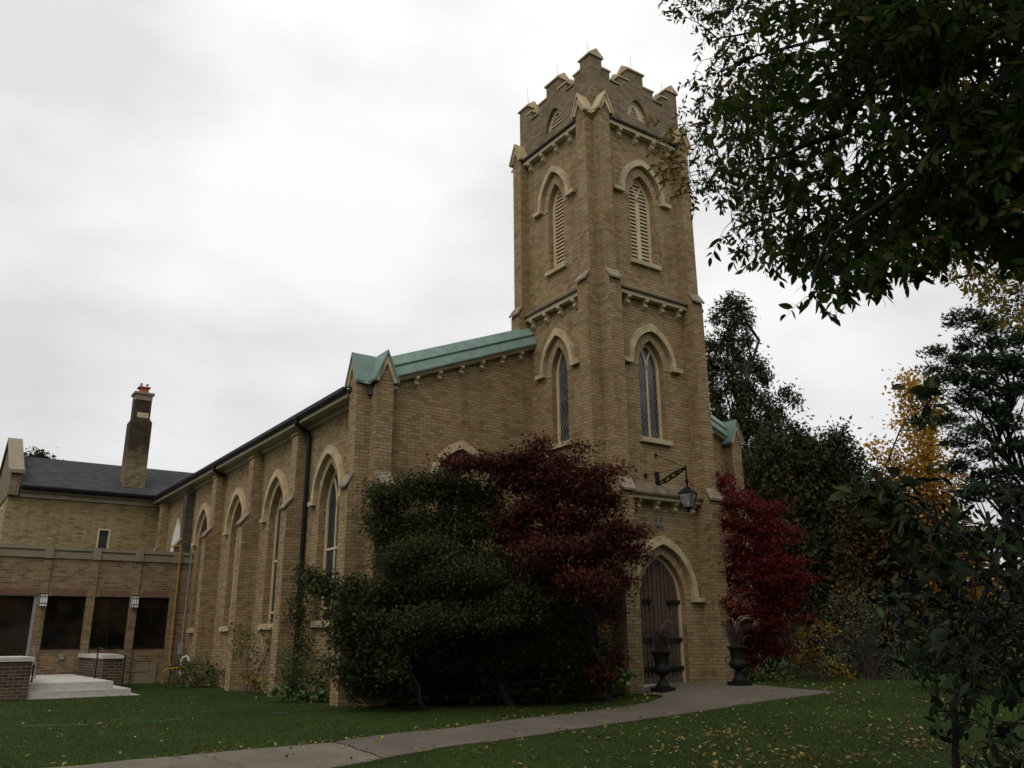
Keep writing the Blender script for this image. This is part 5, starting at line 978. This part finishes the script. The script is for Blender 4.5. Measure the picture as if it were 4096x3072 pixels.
# ------------------------------------------------------------------ foreground ash boughs
def inpoly(x, y, P):
    c = False; n = len(P)
    for i in range(n):
        x1, y1 = P[i]; x2, y2 = P[(i+1) % n]
        if (y1 > y) != (y2 > y) and x < (x2-x1)*(y-y1)/(y2-y1)+x1: c = not c
    return c
def limb(m_, pts, ds, r0, r1, k=7):
    P = [at(p[0], p[1], d) for p, d in zip(pts, ds)]; n = 14; t = np.linspace(0, len(P)-1, n); P = np.array(P); i_ = np.arange(len(P))
    Q = np.stack([np.interp(t, i_, P[:, j]) for j in range(3)], 1); Q[1:-1] += rng.normal(size=(n-2, 3))*0.02; m_.tube(Q, np.linspace(r0, r1, n), k); return Q
def sprays(anchors, limbs, m_, size, nleaf, L0, hang=0.5):
    """pinnate sprays: paired leaflets on a rachis; twigs grow outwards from the limbs, each from the nearest wood so far"""
    LQ = np.concatenate(limbs); fine = np.concatenate([LQ[:-1]*(1-q)+LQ[1:]*q for q in (0, 0.33, 0.66)]); fine = fine[np.min(np.linalg.norm(fine[:, None]-LQ[None], axis=2), axis=1) < 0.35]
    A = np.asarray(anchors); d0 = np.array([np.min(np.linalg.norm(fine-a, axis=1)) for a in A]); order = np.argsort(d0)
    nodes = list(fine); C_, D_ = [], []
    arr = np.zeros((len(fine)+3*len(A)+8, 3)); arr[:len(fine)] = fine; n = len(fine); dist = np.zeros(len(arr))
    for i in order:
        a = A[i]; dd_ = np.linalg.norm(arr[:n]-a, axis=1)+dist[:n]*0.35; j = int(np.argmin(dd_)); b0 = arr[j].copy(); v = a-b0; l = np.linalg.norm(v)+1e-6; v /= l
        mid = (a+b0)/2+np.array([0, 0, 0.10*l])+rng.normal(size=3)*0.07*l
        if l < 0.9: m_.tube([b0, mid, a], [0.0045, 0.0035, 0.0025], 4, False)
        arr[n] = mid; arr[n+1] = a; dist[n] = dist[j]+l/2; dist[n+1] = dist[j]+l; n += 2
        ax = v*0.8+rng.normal(size=3)*0.6+np.array([0, 0, -hang]); ax /= np.linalg.norm(ax)
        s_ = np.cross(ax, rng.normal(size=3)); s_ /= np.linalg.norm(s_)
        P = [a, a+ax*L0*0.5, a+ax*L0+np.array([0, 0, -0.03])]; m_.tube(P, [0.0025, 0.002, 0.0012], 3, False)
        for q in range(nleaf):
            t = 0.25+0.75*q/(nleaf-1); p = a+ax*L0*t; sg = 1 if q % 2 else -1
            dd = ax if q == nleaf-1 else ax*0.55+s_*sg*0.85+np.array([0, 0, -0.3]); C_.append(p); D_.append(dd)
    return np.array(C_), np.array(D_)
def scale_up(P): return [(x*1.8517, y*1.8517) for x, y in P]
ash = thing('ash_tree', 'overhanging dark green ash boughs with long leaflets filling the upper right', 'tree', tuple(G(*at(5600, 2600, 8.5)[:2])))
tm = MB(); tb = np.array(G(*at(5600, 2600, 8.5)[:2])); tt = at(4800, -900, 7.5); tm.tube([tb, tb+[0, 0, 2.0], (tb+tt)/2+[0, 0, 1.0], tt], [0.26, 0.22, 0.16, 0.10], 12)
limbs = []
for pts, ds, r0, r1 in [
    ([(4800, -900), (4300, -250), (3924, 24), (3580, 243), (3462, 407), (3337, 533), (3188, 603), (3040, 640)], [7.5, 7, 6.6, 6.3, 6.2, 6.1, 6.0, 6.0], 0.07, 0.012),
    ([(3924, 24), (3700, 150), (3525, 259), (3368, 274), (3250, 337), (3080, 420), (2945, 470)], [6.6, 6.5, 6.6, 6.7, 6.8, 6.9, 7.0], 0.03, 0.006),
    ([(4300, -250), (3900, -60), (3611, 94), (3391, 125), (3180, 180), (2990, 230), (2850, 300)], [7, 7, 7.0, 7.1, 7.2, 7.3, 7.4], 0.035, 0.006),
    ([(4300, -250), (3600, -150), (3243, 8), (3101, 94), (2906, 157), (2790, 90)], [7, 7.2, 7.3, 7.4, 7.5, 7.5], 0.03, 0.005),
    ([(2906, 157), (2900, 260), (2860, 400), (2835, 501), (2780, 596), (2760, 720)], [7.5, 7.5, 7.5, 7.5, 7.5, 7.5], 0.010, 0.003),
    ([(4800, -900), (4500, -100), (4150, 200), (3850, 480), (3650, 700), (3480, 850), (3300, 960), (3250, 1150)], [7.5, 6.4, 6.0, 5.8, 5.6, 5.5, 5.4, 5.4], 0.05, 0.007),
    ([(3337, 533), (3300, 680), (3180, 800), (3040, 870), (2920, 920)], [6.1, 6, 5.9, 5.8, 5.8], 0.02, 0.005),
    ([(4500, -100), (4300, 350), (4100, 650), (3950, 850), (3800, 1000)], [6.4, 6.2, 6, 6, 6], 0.04, 0.006)]:
    limbs.append(limb(tm, pts, ds, r0, r1))
tm.build('trunk', M['darkbark'], ash)
poly = scale_up([(1560, -60), (1600, 40), (1560, 75), (1590, 130), (1530, 150), (1550, 215), (1510, 235), (1570, 330), (1600, 350), (1575, 400), (1600, 430), (1575, 470), (1550, 480), (1590, 545), (1640, 540), (1690, 560), (1730, 545), (1770, 570), (1735, 620), (1740, 655), (1775, 650), (1815, 595), (1860, 580), (1890, 600), (1905, 560), (1950, 575), (1975, 545), (2010, 560), (2060, 540), (2110, 480), (2130, 520), (2212, 560), (2420, 560), (2420, -60)])
anc = []; cl_c = []
while len(cl_c) < 210:
    x, y = rng.uniform(2760, 4450), rng.uniform(-110, 1200)
    if inpoly(x, y, poly) and rng.uniform() < 0.25+0.75*float(ss(2800, 3700, x)): cl_c.append((x, y, rng.uniform(5.4, 8.0)))
for x, y, d_ in cl_c:
    for k in range(int(rng.integers(9, 20))):
        x2, y2 = x+rng.normal()*62, y+rng.normal()*52
        if inpoly(x2, y2, poly): anc.append(at(x2, y2, d_+rng.normal()*0.2))
anc = np.array(anc); am = MB(); C_, D_ = sprays(anc, limbs, am, 0.1, 7, 0.24)
leaves('foliage', C_, 0.098, 'leaf', LM['ash'], ash, up=0.4, dirs=D_)
# outer thin sprays
poly2 = scale_up([(1440, -40), (1455, 40), (1520, 60), (1500, 120), (1490, 200), (1500, 260), (1480, 330), (1490, 420), (1520, 430), (1560, 420), (1590, 540), (1690, 555), (1600, 200), (1620, -40)])
anc = []
while len(anc) < 270:
    x, y = rng.uniform(2660, 3130), rng.uniform(-80, 1030)
    if inpoly(x, y, poly2): anc.append(at(x, y, rng.uniform(7.2, 7.9)))
C2, D2 = sprays(np.array(anc), limbs, am, 0.1, 7, 0.2); leaves('outer_foliage', C2, 0.068, 'leaf', leafmat('thin_ash_leaflets', [(0, (0.03, 0.055, 0.014)), (0.7, (0.06, 0.085, 0.02)), (0.93, (0.16, 0.12, 0.03)), (1, (0.30, 0.12, 0.03))], 0.45, trans=0.4), ash, up=0.2, dirs=D2)
anc = [at(rng.normal(2715, 26), rng.uniform(470, 730), rng.uniform(7.3, 7.7)) for i in range(34)]
C3, D3 = sprays(np.array(anc), limbs, am, 0.1, 7, 0.2); leaves('turning_foliage', C3, 0.07, 'leaf', LM['ashturn'], ash, up=0.2, dirs=D3)
am.build('twigs', M['darkbark'], ash)
# upper crown of the same ash, out of the picture, that shades the lawn
anc = []
for i in range(700):
    th = rng.uniform(R(-30), R(62)); rr = rng.uniform(2.0, 12); q = np.array([CAM[0]+rr*math.cos(th), CAM[1]+rr*math.sin(th), 0]); q[2] = 4.4+0.62*rr+rng.uniform(0.6, 4.0)
    anc.append(q)
uc = np.repeat(np.array(anc), 12, axis=0)+rng.normal(size=(8400, 3))*0.35
def proj(P):
    v = P-CAM; w = v@_w; return np.stack([2048+FPX*(v@_r)/w, 1536-FPX*(v@_u)/w], 1), w
q_, w_ = proj(uc); keep = (w_ < 0.2) | (q_[:, 0] > 3750) & (q_[:, 1] < 420) | (q_[:, 0] > 4150) | (q_[:, 1] < -60); uc = uc[keep]
leaves('upper_crown', uc, 0.16, 'broad', LM['ash'], ash, up=0.5)
# yellow locust layer behind
locust = thing('locust_tree', 'yellow-green fine-leaved locust crown hanging behind the ash at the right edge', 'tree', tuple(G(*at(5300, 2600, 15)[:2])))
lm_ = MB(); tb = np.array(G(*at(5300, 2600, 15)[:2])); tt = at(4700, 300, 14.5); lm_.tube([tb, tb+[0, 0, 3], tt], [0.24, 0.2, 0.1], 10)
ll = [limb(lm_, [(4700, 300), (4400, 700), (4150, 950), (3950, 1080), (3800, 1120)], [14.5, 14.2, 14, 13.8, 13.7], 0.06, 0.01), limb(lm_, [(4700, 300), (4450, 850), (4200, 1100), (4050, 1180)], [14.5, 14, 13.6, 13.5], 0.05, 0.01)]
lm_.build('trunk', M['darkbark'], locust)
pl_ = [(3780, 900), (3760, 1050), (3900, 1130), (3980, 1230), (4096, 1260), (4300, 1260), (4300, 700), (3950, 740)]
anc = []
while len(anc) < 520:
    x, y = rng.uniform(3740, 4320), rng.uniform(690, 1270)
    if inpoly(x, y, pl_): anc.append(at(x, y, rng.uniform(13.2, 15.2)))
lt_ = MB(); C4, D4 = sprays(np.array(anc), ll, lt_, 0.1, 11, 0.34); leaves('foliage', C4, 0.085, 'leaf', LM['olive'], locust, up=0.2, dirs=D4); lt_.build('twigs', M['darkbark'], locust)
# sapling at lower right
sap = thing('ash_sapling', 'dark leafy sapling close to the camera rising along the lower right edge', 'sapling', tuple(at(4050, 3400, 4.0)*[1, 1, 0]+[0, 0, 0]))
sm = MB(); sl = []
g0 = at(4000, 3300, 4.2)
for pts, ds, r0, r1 in [([(3900, 3900), (3870, 3072), (3830, 2850), (3860, 2700), (3900, 2500), (3950, 2300), (4000, 2100), (4050, 1900)], [4.4]*8, 0.02, 0.006),
    ([(3950, 2300), (3860, 2180), (3720, 2040), (3600, 1930), (3500, 1870)], [4.4, 4.4, 4.4, 4.4, 4.4], 0.009, 0.003), ([(4250, 3900), (4200, 3100), (4150, 2700), (4120, 2300), (4060, 2000), (3960, 1800)], [4.2]*6, 0.022, 0.005),
    ([(3860, 2700), (3760, 2560), (3640, 2480), (3560, 2460)], [4.4]*4, 0.007, 0.003), ([(4120, 2500), (3980, 2480), (3850, 2440)], [4.2]*3, 0.007, 0.003)]:
    sl.append(limb(sm, pts, ds, r0, r1))
p1 = scale_up([(1880, 1010), (1960, 1030), (2010, 1070), (2070, 1110), (2120, 1180), (2160, 1080), (2212, 1050), (2300, 1050), (2300, 1659), (2060, 1659), (2080, 1600), (1960, 1400), (1940, 1330), (1900, 1270), (2000, 1250), (2050, 1230), (1960, 1170), (1900, 1080)])
p2 = scale_up([(1990, 1450), (2080, 1480), (2212, 1480), (2300, 1480), (2300, 1680), (2060, 1680), (2000, 1560)])
anc = []
while len(anc) < 380:
    x, y = rng.uniform(3460, 4260), rng.uniform(1840, 3100)
    if inpoly(x, y, p1) and (x > 3700 or rng.uniform() < 0.7) and (rng.uniform() < (0.22 if y > 2720 else 0.85)): anc.append(at(x, y, rng.uniform(3.9, 5.0)))
C5, D5 = sprays(np.array(anc), sl, sm, 0.1, 5, 0.16)
leaves('foliage', C5, 0.060, 'leaf', leafmat('sapling_leaves', [(0, (0.006, 0.013, 0.004)), (0.7, (0.011, 0.023, 0.007)), (0.95, (0.020, 0.038, 0.010)), (1, (0.05, 0.08, 0.012))], 0.55, trans=0.15, spec=0.15), sap, up=0.5, dirs=D5)
anc = [at(3490+25*i+rng.normal()*14, 1885+26*i+rng.normal()*26, 4.4) for i in range(14) for _ in (0, 1, 2)]+[at(3700+rng.normal()*30, 1620+rng.normal()*30, 4.4) for i in range(4)]
C6, D6 = sprays(np.array(anc), sl, sm, 0.1, 5, 0.12); sm.build('stems', M['darkbark'], sap); leaves('tip_foliage', C6, 0.085, 'leafb', LM['green'], sap, up=0.3, dirs=D6)

# ------------------------------------------------------------------ lawn grass and fallen leaves
def blocked(x, y):
    b = (x > -5.9) & (x < 9.2) & (y > 2.5) | (x > -0.6) & (x < 4.2) & (y > -0.6) & (y < 4) | (y > 18.2)
    b |= (x < B1[0]+0.3) & (x > -17.2) & (y > Q0[1]-0.05); return b
PP = np.concatenate([np.concatenate([PU, A_[2:]]), np.concatenate([PL, B_])[::-1]])
def in_path(x, y):
    def inside(x, y, P):
        c = np.zeros(len(x), bool); n = len(P)
        for i in range(n):
            x1, y1 = P[i]; x2, y2 = P[(i+1) % n]
            cond = ((y1 > y) != (y2 > y)) & (x < (x2-x1)*(y-y1)/((y2-y1) if y2 != y1 else 1e-9)+x1); c ^= cond
        return c
    return inside(x, y, np.concatenate([PU, PL[::-1]])) | inside(x, y, np.concatenate([A_, B_[::-1]]))
n = 230000; th = rng.uniform(R(14), R(96), n); rr = 8.0*np.exp(rng.uniform(0, 1, n)*math.log(34/8.0)); gx_ = CAM[0]+rr*np.cos(th); gy_ = CAM[1]+rr*np.sin(th)
ok = ~blocked(gx_, gy_) & ~in_path(gx_, gy_); gx_, gy_, rr = gx_[ok], gy_[ok], rr[ok]
P = np.stack([gx_, gy_, gz(gx_, gy_)-0.005], 1); dirs = rng.normal(size=(len(P), 3))*0.55; dirs[:, 2] = 1
go = leaves('grass', P, 0.055*(0.7+0.02*rr), 'blade', leafmat('grass_blades', [(0, (0.018, 0.035, 0.007)), (0.6, (0.035, 0.062, 0.011)), (0.9, (0.07, 0.095, 0.02)), (1, (0.18, 0.15, 0.06))], 0.6, trans=0.3), up=0.0, dirs=dirs, curl=0.2)
# widen blades with distance is left to the mesh scale
stuff(go, 'short dark green mown lawn grass', 'grass')
def scatter(n, f):
    out = []
    while len(out) < n:
        th = rng.uniform(R(14), R(96)); r_ = 8.2*math.exp(rng.uniform(0, 1)*math.log(26/8.2)); x, y = CAM[0]+r_*math.cos(th), CAM[1]+r_*math.sin(th)
        if not blocked(np.array([x]), np.array([y]))[0] and rng.uniform() < f(x, y, th): out.append((x, y))
    return np.array(out)
def dens(x, y, th):
    inp = in_path(np.array([x]), np.array([y]))[0]
    right = ss(R(62), R(40), th)
    if inp: return 0.035
    cl_ = 0.5+0.5*math.sin(x*1.7+1.3*math.sin(y*0.9))*math.sin(y*1.9+1.1*math.sin(x*1.2)); cl_ = 0.12+0.88*cl_**2
    return (0.10+0.9*float(right))*cl_ if th < R(62) else 0.11*cl_
A1_ = scatter(4600, dens)
edge = np.concatenate([PU[rng.integers(20, 85, 150)]+rng.normal(size=(150, 2))*0.07, PL[rng.integers(10, 88, 60)]+rng.normal(size=(60, 2))*0.12])
A1_ = np.concatenate([A1_, edge]); zz = gz(A1_[:, 0], A1_[:, 1])+0.045
P = np.column_stack([A1_, zz]); dirs = rng.normal(size=(len(P), 3)); dirs[:, 2] *= 0.12
fo_ = leaves('fallen_leaves', P, rng.uniform(0.03, 0.075, len(P)), 'broad', leafmat('fallen_leaf_mix', [(0, (0.09, 0.045, 0.02)), (0.3, (0.16, 0.09, 0.035)), (0.6, (0.22, 0.16, 0.035)), (0.82, (0.36, 0.27, 0.06)), (0.93, (0.34, 0.24, 0.16)), (1, (0.14, 0.045, 0.02))], 0.7, trans=0.1), up=2.0, dirs=dirs)
stuff(fo_, 'yellow and tan maple leaves fallen on the lawn and path', 'fallen leaves')
# dark crack across the path where slab meets asphalt, and joints in the slab
def crack(a, b, w, wob):
    t = np.linspace(0, 1, 26); Q = np.array([a*(1-q)+b*q for q in t]); d_ = (b-a)/np.linalg.norm(b-a); nn = np.array([-d_[1], d_[0]])
    off = np.cumsum(rng.normal(size=26))*wob; off -= np.linspace(off[0], off[-1], 26); Q = Q+nn*off[:, None]
    A = Q-nn*w*rng.uniform(0.4, 1, 26)[:, None]; B = Q+nn*w*rng.uniform(0.4, 1, 26)[:, None]
    vs = [(q[0], q[1], float(gz(q[0], q[1]))+0.031) for q in np.concatenate([A, B])]
    m_ = MB(); m_.add(vs, [(i, i+1, 27+i, 26+i) for i in range(25)]); structure(m_.build('path_crack', M['soil']))
crack(PU[ia], PL[ib], 0.012, 0.02)
for fa in (0.6,): crack(PU[int(ia*fa)], PL[int(max(ib-(ia-int(ia*fa)), 2))], 0.006, 0.001)
# green marking string lying on the lawn
for seg, lb in (([(85, 2916), (240, 2913), (350, 2912)], 'green string lying on the lawn before the annex steps'), ([(570, 2900), (640, 2894), (720, 2888)], 'short green string on the lawn left of the rose bed'), ([(1080, 2865), (1150, 2861), (1200, 2846), (1290, 2842)], 'green string on the lawn in front of the corner pier')):
    s_ = MB(); s_.tube([onground(*q)+np.array([0, 0, 0.05]) for q in seg], 0.004, 5); tag(s_.build('string', M['string']), lb, 'string', 'green strings left on the lawn')
